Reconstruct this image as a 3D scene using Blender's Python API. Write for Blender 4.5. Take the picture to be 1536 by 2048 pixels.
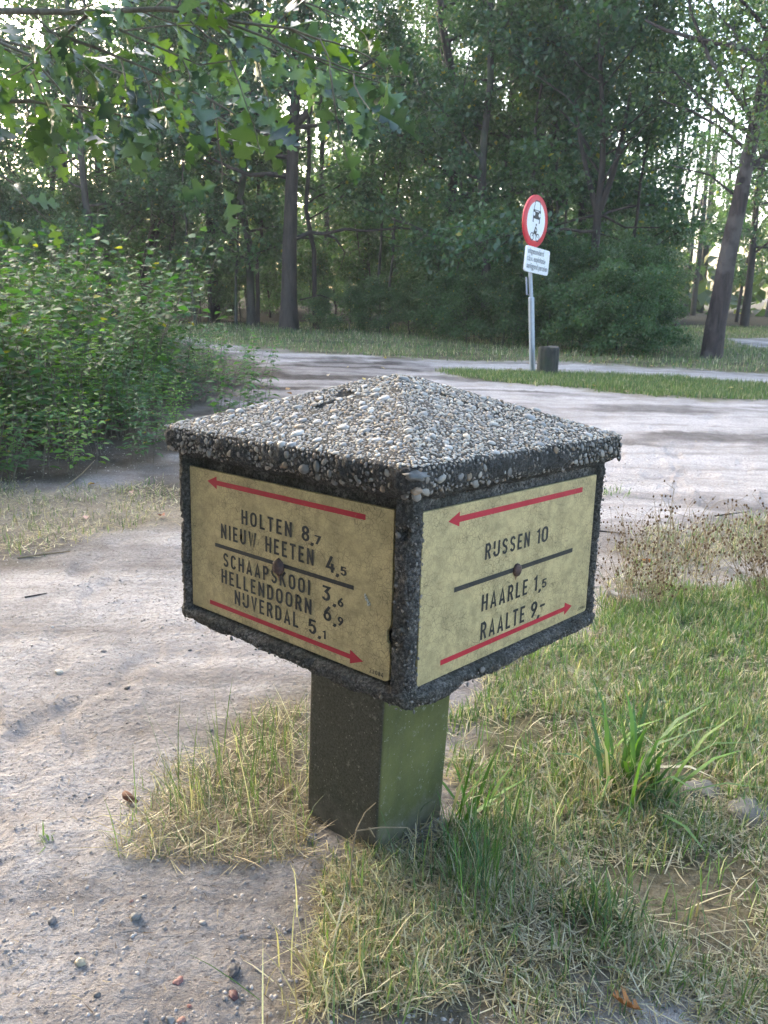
import bpy, math, random
import numpy as np
from mathutils import Matrix, Vector, noise as mnoise

for o in list(bpy.data.objects): bpy.data.objects.remove(o)
sc = bpy.context.scene
COL = sc.collection

# ------------------------------------------------------------------ camera
CAM_H, PITCH, ROLL, FPX = 0.952, math.radians(15.2), math.radians(1.3), 1640.0
fw = np.array([0, math.cos(PITCH), -math.sin(PITCH)])
u0 = np.array([0, math.sin(PITCH), math.cos(PITCH)])
r0 = np.array([1.0, 0, 0])
cr_ = math.cos(ROLL) * r0 + math.sin(ROLL) * u0
cu_ = math.cos(ROLL) * u0 - math.sin(ROLL) * r0
CAM = np.array([0, 0, CAM_H])
cam_data = bpy.data.cameras.new('camera'); cam = bpy.data.objects.new('camera', cam_data); COL.objects.link(cam)
M = Matrix.Identity(4)
for i in range(3):
    M[i][0] = cr_[i]; M[i][1] = cu_[i]; M[i][2] = -fw[i]; M[i][3] = CAM[i]
cam.matrix_world = M
cam_data.sensor_fit = 'VERTICAL'; cam_data.sensor_height = 36.0
cam_data.lens = 36.0 * FPX / 2048.0
cam_data.clip_start = 0.05; cam_data.clip_end = 2000
cam_data.dof.use_dof = True; cam_data.dof.focus_distance = 1.25; cam_data.dof.aperture_fstop = 20.0
sc.camera = cam

# ------------------------------------------------------------------ light
SUN_EL, SUN_AZ = math.radians(24), math.radians(-38)   # azimuth measured from +Y towards +X
world = bpy.data.worlds.new("World"); sc.world = world; world.use_nodes = True
wn = world.node_tree.nodes; wl = world.node_tree.links
sky = wn.new('ShaderNodeTexSky'); sky.sky_type = 'NISHITA'; sky.sun_disc = False
sky.sun_elevation = SUN_EL; sky.sun_rotation = SUN_AZ
sky.air_density = 1.0; sky.dust_density = 4.0; sky.ozone_density = 1.0
bg = wn['Background']; bg.inputs['Strength'].default_value = 0.15
wl.new(sky.outputs[0], bg.inputs['Color'])
sd = bpy.data.lights.new('sun', 'SUN'); sd.energy = 0.9; sd.angle = math.radians(14); sd.color = (1.0, 0.93, 0.82)
sun = bpy.data.objects.new('sun', sd); COL.objects.link(sun)
sv = Vector((math.sin(SUN_AZ) * math.cos(SUN_EL), math.cos(SUN_AZ) * math.cos(SUN_EL), math.sin(SUN_EL)))
sun.rotation_euler = sv.to_track_quat('Z', 'Y').to_euler()
sc.view_settings.view_transform = 'Standard'; sc.view_settings.look = 'None'
sc.view_settings.gamma = 1; sc.view_settings.use_curve_mapping = False
sc.view_settings.exposure = 2.95
sc.cycles.max_bounces = 8; sc.cycles.transparent_max_bounces = 8
sc.cycles.diffuse_bounces = 3; sc.cycles.glossy_bounces = 2; sc.cycles.transmission_bounces = 4

rng = np.random.default_rng(11); random.seed(11)

# ------------------------------------------------------------------ helpers
def ray(px, py):
    d = fw * 1.0 + cr_ * ((px - 768) / FPX) + cu_ * ((1024 - py) / FPX)
    return d / np.linalg.norm(d)
def gp(px, py):                      # point of the ground plane seen at that place of the photograph
    d = ray(px, py); k = -CAM_H / d[2]; return CAM + d * k
def at(px, py, dist):                # point at a horizontal distance
    d = ray(px, py); k = dist / math.hypot(d[0], d[1]); return CAM + d * k
def gcol(px, dist):                  # ground position below a column of the photograph
    p = at(px, 620, dist); return np.array([p[0], p[1], 0.0])

def _h(ix, iy, s):
    n = (ix.astype(np.int64) * 374761393 + iy.astype(np.int64) * 668265263 + s * 1442695041) & 0x7fffffff
    n = (n ^ (n >> 13)) * 1274126177 & 0x7fffffff
    return ((n ^ (n >> 16)) & 0xffff) / 65535.0
def vn(x, y, s=0):
    x = np.asarray(x, float); y = np.asarray(y, float)
    ix = np.floor(x); iy = np.floor(y); fx = x - ix; fy = y - iy
    fx = fx * fx * (3 - 2 * fx); fy = fy * fy * (3 - 2 * fy)
    a = _h(ix, iy, s); b = _h(ix + 1, iy, s); c = _h(ix, iy + 1, s); d = _h(ix + 1, iy + 1, s)
    return (a * (1 - fx) + b * fx) * (1 - fy) + (c * (1 - fx) + d * fx) * fy
def fbm(x, y, s=0, o=4):
    r = 0; a = .5; t = 0
    for k in range(o):
        r = r + a * vn(x * 2 ** k + 17.3 * k, y * 2 ** k - 9.1 * k, s + k); t += a; a *= .5
    return r / t

def mk(name, V, F, mat=None, parent=None, col=None, smooth=False, link=True):
    me = bpy.data.meshes.new(name)
    V = np.asarray(V, np.float32).reshape(-1, 3)
    if isinstance(F, np.ndarray): F = [F]
    F = [np.asarray(f, np.int32) for f in F if len(f)]
    loops = np.concatenate([f.ravel() for f in F]); tot = np.concatenate([np.full(len(f), f.shape[1], np.int32) for f in F])
    st = np.concatenate([[0], np.cumsum(tot)[:-1]]).astype(np.int32)
    me.vertices.add(len(V)); me.vertices.foreach_set('co', V.ravel())
    me.loops.add(len(loops)); me.loops.foreach_set('vertex_index', loops)
    me.polygons.add(len(tot)); me.polygons.foreach_set('loop_start', st)
    if smooth: me.polygons.foreach_set('use_smooth', np.ones(len(tot), bool))
    me.update(calc_edges=True)
    if col is not None:
        col = np.asarray(col, np.float32)
        if col.ndim == 1: col = np.tile(col, (len(V), 1))
        if col.shape[1] == 3: col = np.c_[col, np.ones(len(col))]
        a = me.attributes.new('col', 'FLOAT_COLOR', 'POINT'); a.data.foreach_set('color', col.astype(np.float32).ravel())
    if mat is not None: me.materials.append(mat)
    if not link: return me
    return link_obj(name, me, parent)
def link_obj(name, me, parent=None):
    o = bpy.data.objects.new(name, me); COL.objects.link(o)
    if parent is not None: o.parent = parent
    return o
def tag(o, label=None, cat=None, group=None, kind=None):
    if label: o['label'] = label
    if cat: o['category'] = cat
    if group: o['group'] = group
    if kind: o['kind'] = kind
    return o
def empty(name, loc=(0, 0, 0), rz=0, mw=None):
    o = bpy.data.objects.new(name, None); COL.objects.link(o); o.empty_display_size = .1
    if mw is not None: o.matrix_world = mw
    else: o.location = loc; o.rotation_euler = (0, 0, rz)
    return o
def copy_tree(o, parent=None):
    c = o.copy(); COL.objects.link(c)
    if parent is not None: c.parent = parent
    for ch in o.children: copy_tree(ch, c)
    return c

class Geo:
    def __init__(s): s.V = []; s.F = {}; s.C = []; s.n = 0
    def add(s, V, F, col=None):
        V = np.asarray(V, float).reshape(-1, 3)
        if isinstance(F, np.ndarray) or (len(F) and not hasattr(F[0][0], '__len__')): F = [F]
        for f in F:
            f = np.asarray(f)
            if len(f): s.F.setdefault(f.shape[1], []).append(f + s.n)
        if col is not None:
            col = np.asarray(col, float)
            if col.ndim == 1: col = np.tile(col, (len(V), 1))
            s.C.append(col)
        s.V.append(V); s.n += len(V)
    def build(s, name, mat=None, parent=None, smooth=False, link=True):
        return mk(name, np.concatenate(s.V), [np.concatenate(f) for f in s.F.values()], mat, parent,
                  np.concatenate(s.C) if s.C else None, smooth, link)

def tube(path, rad, sides=6, cap=True):
    P = np.asarray(path, float); n = len(P); rad = np.broadcast_to(rad, (n,))
    T = np.gradient(P, axis=0); T /= np.linalg.norm(T, axis=1)[:, None] + 1e-9
    ref = np.array([0, 0, 1.]) if abs(T[0][2]) < .8 else np.array([1., 0, 0])
    A = np.cross(T, ref); A /= np.linalg.norm(A, axis=1)[:, None] + 1e-9
    B = np.cross(T, A)
    th = np.arange(sides) * 2 * math.pi / sides
    V = P[:, None] + rad[:, None, None] * (A[:, None] * np.cos(th)[None, :, None] + B[:, None] * np.sin(th)[None, :, None])
    V = V.reshape(-1, 3); F = []
    i = np.arange(n - 1)[:, None] * sides; j = np.arange(sides)[None]; j2 = (j + 1) % sides
    Q = np.stack([i + j, i + j2, i + sides + j2, i + sides + j], -1).reshape(-1, 4)
    return V, Q
def stamp(tv, tf, R, T, S=None):
    """tv (m,3) template, tf (k,c) faces, R (n,3,3) columns = axes, T (n,3)"""
    n = len(T); m = len(tv)
    v = np.broadcast_to(tv, (n, m, 3))
    if S is not None: v = v * (S[:, None, :] if S.ndim == 2 else S[:, None, None])
    V = np.einsum('nij,nmj->nmi', R, v) + T[:, None]
    Fc = (tf[None] + (np.arange(n) * m)[:, None, None]).reshape(-1, tf.shape[1])
    return V.reshape(-1, 3), Fc
def frames(d, n):
    """x axis along d, z axis near n"""
    d = d / (np.linalg.norm(d, axis=1)[:, None] + 1e-9)
    y = np.cross(n, d); y /= np.linalg.norm(y, axis=1)[:, None] + 1e-9
    z = np.cross(d, y)
    return np.stack([d, y, z], -1)
def runit(n, g=rng):
    v = g.normal(size=(n, 3)); return v / np.linalg.norm(v, axis=1)[:, None]

# ------------------------------------------------------------------ materials
class Mat:
    def __init__(s, name):
        s.m = bpy.data.materials.new(name); s.m.use_nodes = True; s.t = s.m.node_tree
        s.N = s.t.nodes; s.b = s.N['Principled BSDF']; s.out = s.N['Material Output']
    def n(s, typ, **kw):
        x = s.N.new('ShaderNode' + typ)
        for k, v in kw.items():
            if k in x.inputs: x.inputs[k].default_value = v
            else: setattr(x, k, v)
        return x
    def l(s, a, b): s.t.links.new(a, b)
    def coord(s, kind='Object', scale=(1, 1, 1), rot=(0, 0, 0)):
        c = s.n('TexCoord'); mp = s.n('Mapping'); mp.inputs['Scale'].default_value = scale; mp.inputs['Rotation'].default_value = rot
        if kind == 'World':
            g = s.n('NewGeometry'); s.l(g.outputs['Position'], mp.inputs[0])
        else: s.l(c.outputs[kind], mp.inputs[0])
        return mp.outputs[0]
    def noise(s, co, scale, detail=4, rough=.55, dist=0):
        x = s.n('TexNoise'); x.inputs['Scale'].default_value = scale; x.inputs['Detail'].default_value = detail
        x.inputs['Roughness'].default_value = rough; x.inputs['Distortion'].default_value = dist
        s.l(co, x.inputs['Vector']); return x.outputs['Fac']
    def ramp(s, fac, stops):
        x = s.n('ValToRGB'); e = x.color_ramp.elements
        while len(e) > 2: e.remove(e[-1])
        for i, (p, c) in enumerate(stops):
            if i >= 2: e.new(p)
            e[i].position = p; e[i].color = (*c, 1) if hasattr(c, '__len__') else (c, c, c, 1)
        s.l(fac, x.inputs[0]); return x.outputs[0]
    def mix(s, fac, a, b, mode='MIX'):
        x = s.n('Mix'); x.data_type = 'RGBA'; x.blend_type = mode
        for sock, v in ((x.inputs[0], fac), (x.inputs[6], a), (x.inputs[7], b)):
            if isinstance(v, (int, float)): sock.default_value = v
            elif isinstance(v, tuple): sock.default_value = (*v, 1)
            else: s.l(v, sock)
        return x.outputs[2]
    def math(s, op, a, b=0.0):
        x = s.n('Math'); x.operation = op
        for i, v in enumerate((a, b)):
            if isinstance(v, (int, float)): x.inputs[i].default_value = v
            else: s.l(v, x.inputs[i])
        return x.outputs[0]
    def bump(s, h, strength=.5, dist=.01, prev=None):
        x = s.n('Bump'); x.inputs['Strength'].default_value = strength; x.inputs['Distance'].default_value = dist
        s.l(h, x.inputs['Height'])
        if prev is not None: s.l(prev, x.inputs['Normal'])
        return x.outputs[0]
    def set(s, col=None, rough=None, normal=None, metal=None, spec=None):
        for k, v in (('Base Color', col), ('Roughness', rough), ('Normal', normal), ('Metallic', metal), ('Specular IOR Level', spec)):
            if v is None: continue
            if isinstance(v, (int, float)): s.b.inputs[k].default_value = v
            elif isinstance(v, tuple): s.b.inputs[k].default_value = (*v, 1)
            else: s.l(v, s.b.inputs[k])
        return s.m
    def attr(s, name='col'):
        a = s.n('Attribute'); a.attribute_name = name; return a

def leaf_mat(name, trans=.35, rough=.45, spec=.5, tint=(1.5, 1.9, .55)):
    m = Mat(name); a = m.attr().outputs['Color']
    oi = m.n('ObjectInfo'); 
    hs = m.n('HueSaturation'); m.l(a, hs.inputs['Color'])
    v = m.math('MULTIPLY_ADD', oi.outputs['Random'], .35); v.node.inputs[2].default_value = .82
    m.l(v, hs.inputs['Value'])
    col = hs.outputs[0]
    m.set(col=col, rough=rough, spec=spec)
    tr = m.n('BsdfTranslucent'); m.l(m.mix(1.0, col, tint, 'MULTIPLY'), tr.inputs['Color'])
    mx = m.n('MixShader'); mx.inputs[0].default_value = trans
    m.l(m.b.outputs[0], mx.inputs[1]); m.l(tr.outputs[0], mx.inputs[2]); m.l(mx.outputs[0], m.out.inputs['Surface'])
    return m.m
def bark_mat(name, c1, c2, c3=None, vscale=1.0, bumpd=.02):
    m = Mat(name)
    co = m.coord('World', (1, 1, .22)); f = m.noise(co, 14 * vscale, 6, .65, .4)
    c = m.ramp(f, [(.3, c1), (.7, c2)])
    if c3 is not None:
        g = m.noise(m.coord('World'), 2.3 * vscale, 3)
        c = m.mix(m.ramp(g, [(.5, 0.), (.62, 1.)]), c, c3)
    return m.set(col=c, rough=.85, normal=m.bump(f, .9, bumpd))

M_LEAF = leaf_mat('leaf_forest', .32, .45, .45)
M_OAKLEAF = leaf_mat('leaf_oak', .32, .30, .7, (1.7, 2.1, .5))
M_WEED = leaf_mat('leaf_weed', .30, .58, .22, (1.6, 2.0, .45))
M_GRASS = leaf_mat('grass_blades', .30, .5, .35, (1.3, 1.5, .6))
M_DEAD = leaf_mat('dead_leaf', .15, .7, .2, (1.3, 1.0, .6))
M_BARK = bark_mat('bark_dark', (.018, .014, .012), (.062, .050, .042))
M_BARKG = bark_mat('bark_grey', (.030, .027, .022), (.085, .080, .066), (.045, .060, .035))
M_BARKB = bark_mat('bark_birch', (.10, .095, .085), (.34, .33, .30), (.03, .03, .028))
M_BARKR = bark_mat('bark_leaning', (.016, .012, .012), (.085, .062, .058), (.10, .085, .078), 1.2, .04)
M_TWIG = bark_mat('twig_bark', (.07, .06, .045), (.16, .15, .11), None, 4, .002)

# ================================================================== GROUND
def poly_sd(x, y, poly):
    P = np.asarray(poly, float); d = np.full(x.shape, 1e9); ins = np.zeros(x.shape, bool)
    for i in range(len(P)):
        a = P[i]; b = P[(i + 1) % len(P)]; e = b - a
        wx = x - a[0]; wy = y - a[1]; k = np.clip((wx * e[0] + wy * e[1]) / (e @ e + 1e-12), 0, 1)
        d = np.minimum(d, np.hypot(wx - e[0] * k, wy - e[1] * k))
        c = ((a[1] > y) != (b[1] > y)) & (x < (b[0] - a[0]) * (y - a[1]) / (b[1] - a[1] + 1e-12) + a[0])
        ins ^= c
    return np.where(ins, d, -d)          # positive inside
def pp(*pts): return [tuple(gp(*p)[:2]) for p in pts]
G_LAWN = pp((660, 2052), (612, 1990), (625, 1900), (660, 1850), (640, 1780), (720, 1730), (800, 1715), (905, 1640), (900, 1560), (920, 1440), (1040, 1330), (1190, 1225), (1215, 1200), (1330, 1180), (1536, 1160), (2300, 1130), (2900, 1500), (2300, 2200), (1536, 2110), (1350, 2050), (1100, 2060), (900, 2040), (780, 2060))
G_TUFT = pp((300, 1720), (245, 1640), (300, 1580), (400, 1520), (520, 1430), (620, 1390), (640, 1500), (640, 1640), (560, 1700), (420, 1725))
G_DRYL = pp((-900, 960), (-200, 950), (0, 955), (120, 975), (300, 955), (420, 985), (380, 1050), (200, 1075), (60, 1110), (-300, 1110), (-900, 1150))
G_SPARSE = pp((1205, 1200), (1215, 1100), (1300, 1060), (1536, 1030), (2300, 1010), (2300, 1160), (1400, 1190))
G_STRIP = pp((870, 742), (930, 737), (1050, 738), (1160, 742), (1300, 752), (1536, 772), (2100, 800), (3000, 850), (3000, 940), (2000, 850), (1536, 806), (1300, 797), (1150, 778), (1000, 765), (900, 752))
G_VERGE = pp((-1500, 690), (100, 672), (380, 676), (450, 690), (560, 700), (720, 712), (850, 720), (1000, 723), (1160, 728), (1300, 735), (1536, 748), (2500, 775)) + [(70, 40), (120, 200), (-160, 200), (-160, 40)]
G_PATH2 = pp((1330, 705), (1400, 690), (1450, 680), (1500, 676), (1700, 668), (3000, 668), (3000, 700), (1700, 712), (1536, 698), (1470, 698), (1440, 706))
G_PATH2 = pp((1448, 677), (1540, 675), (1900, 664), (3200, 672), (3200, 706), (1900, 704), (1540, 697), (1490, 693))
G_WEEDS = pp((-1500, 1000), (-300, 965), (120, 965), (230, 935), (340, 920), (380, 860), (430, 815), (520, 770), (545, 740), (430, 700), (330, 672), (100, 665), (-1200, 665))
G_MUD = pp((430, 770), (520, 735), (640, 715), (800, 722), (900, 745), (760, 760), (620, 790), (450, 830))
G_MUD2 = pp((-400, 1095), (60, 1082), (210, 1075), (150, 1105), (0, 1130), (-400, 1150))
G_MUDL = pp((180, 960), (380, 900), (420, 930), (400, 990), (230, 975))

_pg = np.random.default_rng(19)
PRINTS = [(_pg.uniform(-1.9, -.15), _pg.uniform(1.0, 4.2), _pg.uniform(.8, 2.3), _pg.uniform(.08, .14), _pg.uniform(.03, .05), _pg.uniform(.004, .010)) for _ in range(46)] + [(_pg.uniform(.8, 2.6), _pg.uniform(3.6, 6.2), _pg.uniform(-.5, 2), _pg.uniform(.1, .2), _pg.uniform(.04, .07), _pg.uniform(.006, .014)) for _ in range(40)]
def hgt(x, y):
    x = np.asarray(x, float); y = np.asarray(y, float)
    r = np.hypot(x, y)
    h = (fbm(x * .7, y * .7, 3) - .5) * .05 * np.clip((r - 1.2) / 4, 0.12, 1)
    h += (fbm(x * 5, y * 5, 5, 3) - .5) * .022 + (vn(x * 17, y * 17, 8) - .5) * .008 + (vn(x * 38, y * 38, 18) - .5) * .004
    g = np.clip(poly_sd(x, y, G_LAWN) / .25, 0, 1); h += g * .012
    # scuffs and prints trodden into the sand
    for fx_, fy_, a_, l_, w_, d_ in PRINTS:
        u = (x - fx_) * math.cos(a_) + (y - fy_) * math.sin(a_); v = -(x - fx_) * math.sin(a_) + (y - fy_) * math.cos(a_)
        k = np.clip(1 - (u / l_) ** 2 - (v / w_) ** 2, -1, 1); h = h - d_ * np.clip(k * 2.5, 0, 1) + d_ * .5 * np.exp(-((k + .25) / .2) ** 2)
    # wheel ruts across the dirt road
    s = fbm((x * .15 + y * 1.1), (x * 1.1 - y * .15) * .12, 9, 3)
    h += (s - .5) * .10 * np.clip((r - 3.5) / 4, 0, 1) * np.clip(-poly_sd(x, y, G_VERGE), 0, 1)
    return h
def ground_masks(x, y):
    e = (fbm(x * 3, y * 3, 21, 4) - .5)
    def soft(poly, w, k=.5): return np.clip(.5 + (poly_sd(x, y, poly) + e * w * 2) / w, 0, 1) * k
    r = np.hypot(x, y)
    g = soft(G_LAWN, .16, 1)
    g = np.maximum(g, soft(G_TUFT, .12, .9)); g = np.maximum(g, soft(G_DRYL, .3, .75)); g = np.maximum(g, soft(G_SPARSE, .4, .35))
    g = np.maximum(g, soft(G_STRIP, .4, 1)); g = np.maximum(g, soft(G_VERGE, .6, 1)); g = np.maximum(g, soft(G_WEEDS, .4, .6))
    g *= 1 - soft(G_PATH2, .3, 1)
    green = np.maximum(soft(G_STRIP, .4, 1), soft(G_VERGE, .6, .65))
    lawn_green = np.clip(.5 + (y - 1.75) * .6 + e * 1.2, .12, .75)
    green = np.maximum(green, soft(G_LAWN, .2, 1) * lawn_green)
    dark = np.maximum(soft(G_MUD, .8, 1) * np.clip((fbm(x * 1.1, y * 3.5, 88, 4) - .34) * 6, .45, 1), soft(G_MUD2, .2, .6)); dark = np.maximum(dark, soft(G_WEEDS, .4, .9)); dark = np.maximum(dark, soft(G_MUDL, .25, .7))
    # forest floor is dark leaf litter
    dark = np.maximum(dark, np.clip((y - 17.5 + e * 3 - np.clip(x - 6, 0, 30) * 1.2) / 3, 0, .95))
    # darker sand near the foot of the marker
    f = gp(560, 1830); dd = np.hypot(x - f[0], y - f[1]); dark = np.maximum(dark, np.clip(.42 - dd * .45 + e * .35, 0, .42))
    dark = np.maximum(dark, np.clip((fbm(x * .9 + 5, y * 3.2, 33, 4) - .50) * 4, 0, .7) * np.clip(r / 5, .15, 1))
    return g, green, dark

def build_ground():
    front = np.radians(np.linspace(-42, 42, 430)); back = np.radians(np.linspace(42, 318, 70))[1:-1]
    th = np.concatenate([front, back]); nt = len(th)
    rr = np.concatenate([[.02, .2], .45 * (900 / .45) ** (np.linspace(0, 1, 430) ** 1.25)])
    nr = len(rr)
    X = rr[:, None] * np.sin(th)[None]; Y = rr[:, None] * np.cos(th)[None]
    x = X.ravel(); y = Y.ravel(); z = hgt(x, y)
    i = np.arange(nr - 1)[:, None] * nt; j = np.arange(nt)[None]; j2 = (j + 1) % nt
    F = np.stack([i + j, i + nt + j, i + nt + j2, i + j2], -1).reshape(-1, 4)[:, ::-1]
    g, gr, dk = ground_masks(x, y)
    m = Mat('ground_soil')
    a = m.attr(); sep = m.n('SeparateColor'); m.l(a.outputs['Color'], sep.inputs[0])
    co = m.coord('World')
    big = m.noise(co, 1.1, 5, .6); mid = m.noise(co, 9, 6, .7); fine = m.noise(co, 85, 5, .75); gr2 = m.noise(co, 330, 3, .7)
    sand = m.ramp(fine, [(.30, (.19, .17, .158)), (.42, (.44, .41, .395)), (.56, (.60, .57, .555)), (.75, (.70, .67, .655))])  # dark end of the fine noise paints micro-shadows between the grains
    sand = m.mix(m.ramp(mid, [(.32, .4), (.55, 0.)]), sand, (.29, .265, .25))
    sand = m.mix(m.ramp(big, [(.35, .35), (.6, 0.)]), sand, (.30, .265, .25))
    # sparse darker crumbs
    vo = m.n('TexVoronoi'); vo.inputs['Scale'].default_value = 60; m.l(co, vo.inputs['Vector'])
    sand = m.mix(m.ramp(vo.outputs['Distance'], [(.10, .75), (.2, 0.)]), sand, (.13, .11, .10))
    st = m.noise(m.coord('World', (.35, 2.6, 1), (0, 0, .12)), 1.6, 7, .68, .8)
    sand = m.mix(m.math('MULTIPLY', m.ramp(st, [(.40, .85), (.56, 0.)]), m.ramp(mid, [(.3, 1.), (.7, .45)])), sand, (.27, .245, .23))
    mud = m.ramp(mid, [(.3, (.030, .025, .022)), (.7, (.085, .074, .068))])
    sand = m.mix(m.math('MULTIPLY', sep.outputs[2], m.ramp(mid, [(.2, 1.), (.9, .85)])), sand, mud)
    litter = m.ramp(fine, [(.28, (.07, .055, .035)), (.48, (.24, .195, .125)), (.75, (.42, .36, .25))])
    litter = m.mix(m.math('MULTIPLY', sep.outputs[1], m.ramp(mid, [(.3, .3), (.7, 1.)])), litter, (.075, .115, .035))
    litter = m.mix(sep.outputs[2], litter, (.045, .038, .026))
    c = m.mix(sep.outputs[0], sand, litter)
    lump = m.noise(m.coord('World', (1, 1.6, 1), (0, 0, .5)), 26, 4, .6, .6)
    h = m.math('ADD', m.math('ADD', m.math('MULTIPLY', mid, 1.0), m.math('MULTIPLY', lump, .6)), m.math('ADD', m.math('MULTIPLY', fine, .35), m.math('MULTIPLY', gr2, .14)))
    m.set(col=c, rough=.95, spec=.15, normal=m.bump(h, 1.0, .035))
    o = mk('ground', np.c_[x, y, z], F, m.m, None, np.c_[g, gr, dk], True)
    tag(o, kind='structure')
build_ground()

# ================================================================== GRASS
STRAW = np.array([[.52, .45, .30], [.42, .35, .23], [.62, .56, .42], [.30, .235, .155]])
GREEN = np.array([[.12, .195, .065], [.155, .24, .075], [.10, .165, .085], [.19, .25, .09]])
def blade_geo(P, L, W, az, tilt, bend, col, seg=3):
    """curved tapering blades; tilt = start angle off vertical, bend = extra angle at the tip"""
    n = len(P); s = np.linspace(0, 1, seg + 1)
    ang = tilt[:, None] + bend[:, None] * s[None] ** 1.3
    ds = L[:, None] / seg
    hx = np.concatenate([np.zeros((n, 1)), np.cumsum(np.sin(ang[:, :-1]) * ds, 1)], 1)
    hz = np.concatenate([np.zeros((n, 1)), np.cumsum(np.cos(ang[:, :-1]) * ds, 1)], 1)
    dx, dy = np.sin(az), np.cos(az)
    C = np.stack([P[:, 0, None] + hx * dx[:, None], P[:, 1, None] + hx * dy[:, None], np.maximum(P[:, 2, None] + hz, P[:, 2, None] + .002)], -1)
    side = np.stack([dy, -dx, np.zeros(n)], -1)
    w = W[:, None] * np.array([.8, 1., .75, 0.3][:seg] + [0.])[None, :seg + 1] * .5 if seg == 3 else W[:, None] * np.linspace(1, 0, seg + 1)[None] * .5
    Lf = C[:, :-1] - side[:, None] * w[:, :-1, None]; Rt = C[:, :-1] + side[:, None] * w[:, :-1, None]
    V = np.concatenate([np.stack([Lf, Rt], 2).reshape(n, -1, 3), C[:, -1:]], 1)      # 2*seg + 1
    k = 2 * seg + 1; base = (np.arange(n) * k)[:, None]
    Q = np.concatenate([base + np.array([[2 * i, 2 * i + 1, 2 * i + 3, 2 * i + 2]]) for i in range(seg - 1)], 0)
    T = base + np.array([[2 * seg - 2, 2 * seg - 1, 2 * seg]])
    return V.reshape(-1, 3), [Q, T], np.repeat(col, k, 0)
def scatter(poly, n, pw=0.0, g=rng):
    P = np.asarray(poly); lo = P.min(0); hi = P.max(0); out = []; tot = 0
    while tot < n:
        q = lo + g.random((n * 2, 2)) * (hi - lo)
        sd_ = poly_sd(q[:, 0], q[:, 1], poly) + (fbm(q[:, 0] * 6, q[:, 1] * 6, 21, 4) - .5) * .30
        fe = np.clip(.05 * np.hypot(q[:, 0], q[:, 1]), .07, .3)
        q = q[g.random(len(q)) < np.clip(sd_ / fe + .35, 0, 1) ** 1.5]; out.append(q); tot += len(q)
    return np.concatenate(out)[:n]
def near_keep(q, lim): return q[(np.hypot(q[:, 0], q[:, 1]) < lim) & (np.abs(q[:, 0]) < q[:, 1] * .62 + .35) & (q[:, 1] > .7)]
def on_ground(q, dz=0): return np.c_[q, hgt(q[:, 0], q[:, 1]) + dz]
POST = np.array([.03, 1.50])
def grass(name, q, L, W, pg, geo, Lv=.5, lay=.5, seg=3, greens=GREEN, straws=STRAW):
    n = len(q)
    if not n: return
    isg = rng.random(n) < pg
    col = np.where(isg[:, None], greens[rng.integers(0, len(greens), n)], straws[rng.integers(0, len(straws), n)]) * rng.uniform(.65, 1.2, (n, 1))
    ln = L * rng.uniform(1 - Lv, 1 + Lv, n); 
    lying = (~isg) & (rng.random(n) < lay)
    tilt = np.where(lying, rng.uniform(1.0, 1.5, n), np.abs(rng.normal(0, .32, n))); bend = np.where(lying, rng.uniform(-.2, .5, n), rng.uniform(.1, 1.5, n))
    a, b, c = blade_geo(on_ground(q, -.003 + 0 * n) + np.c_[np.zeros((n, 2)), np.where(lying, rng.uniform(0, .012, n), 0)], ln, W * rng.uniform(.6, 1.3, n), rng.uniform(0, 6.28, n), tilt, bend, col, seg)
    geo.add(a, b, c)
def away(q, c, r): return q[np.hypot(q[:, 0] - c[0], q[:, 1] - c[1]) > r]
def patchy(q, sc_, lo, s):
    v = fbm(q[:, 0] * sc_, q[:, 1] * sc_, s, 3); return q[v + rng.random(len(q)) * .18 > lo]

G = Geo()
q = near_keep(scatter(G_LAWN, 300000), 4.2); q = patchy(q, 3.5, .43, 61); q = patchy(q, 9, .36, 68)
d = q[:, 1]
keep = rng.random(len(q)) < np.where(d < 1.9, 1, .8); q = q[keep]
nk = q[:, 1] + rng.normal(0, .22, len(q)) + (fbm(q[:, 0] * 2, q[:, 1] * 2, 91, 3) - .5) * 1.4 < 1.8; nearq = q[nk]; farq = q[~nk]
grass('a', nearq, .030, .0018, .20, G, .6, .85); grass('b', farq, .034, .0030, .62, G, .6, .8)
q = patchy(near_keep(scatter(G_LAWN, 9000), 3.2), 2.2, .50, 62); grass('tall', q, .06, .0024, .55, G, .5, .6)
o = G.build('lawn_grass', M_GRASS); tag(o, 'short mixed green and straw grass covering the ground right of the stone marker', kind='stuff')

G = Geo()
q = near_keep(scatter(G_TUFT, 4200), 4); q = patchy(q, 5, .55, 63)
grass('t', q, .032, .0016, .14, G, .6, .93, straws=STRAW * np.array([.62, .58, .55])); grass('t', near_keep(scatter(G_TUFT, 110), 4), .09, .0018, .7, G, .5, .5)
q = near_keep(scatter([(a * 1.0, b) for a, b in G_TUFT], 900), 4); grass('t', q, .05, .0016, .05, G, .6, .95, straws=STRAW * 1.15)
o = G.build('verge_grass', M_GRASS); tag(o, 'dry matted grass on the sand left of the marker post', kind='stuff')
G = Geo()
q = patchy(near_keep(scatter(G_DRYL, 16000), 6), 2.5, .47, 64); grass('d', q, .035, .003, .18, G, .6, .92)
q = patchy(near_keep(scatter(G_SPARSE, 16000), 6), 2.5, .50, 65); grass('d', q, .04, .003, .30, G, .6, .85)
o = G.build('dry_grass', M_GRASS); tag(o, 'thin straw coloured grass at the edges of the sandy road', kind='stuff')
G = Geo()
q = scatter(G_STRIP, 90000); q = q[(q[:, 0] < 9) & (q[:, 0] > -2)]; q = patchy(q, 1.2, .36, 66)
grass('s', q, .055, .008, .80, G, .5, .5, 2)
o = G.build('grass_strip', M_GRASS); tag(o, 'green grass strip between the road and the path at the sign', kind='stuff')
G = Geo()
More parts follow.
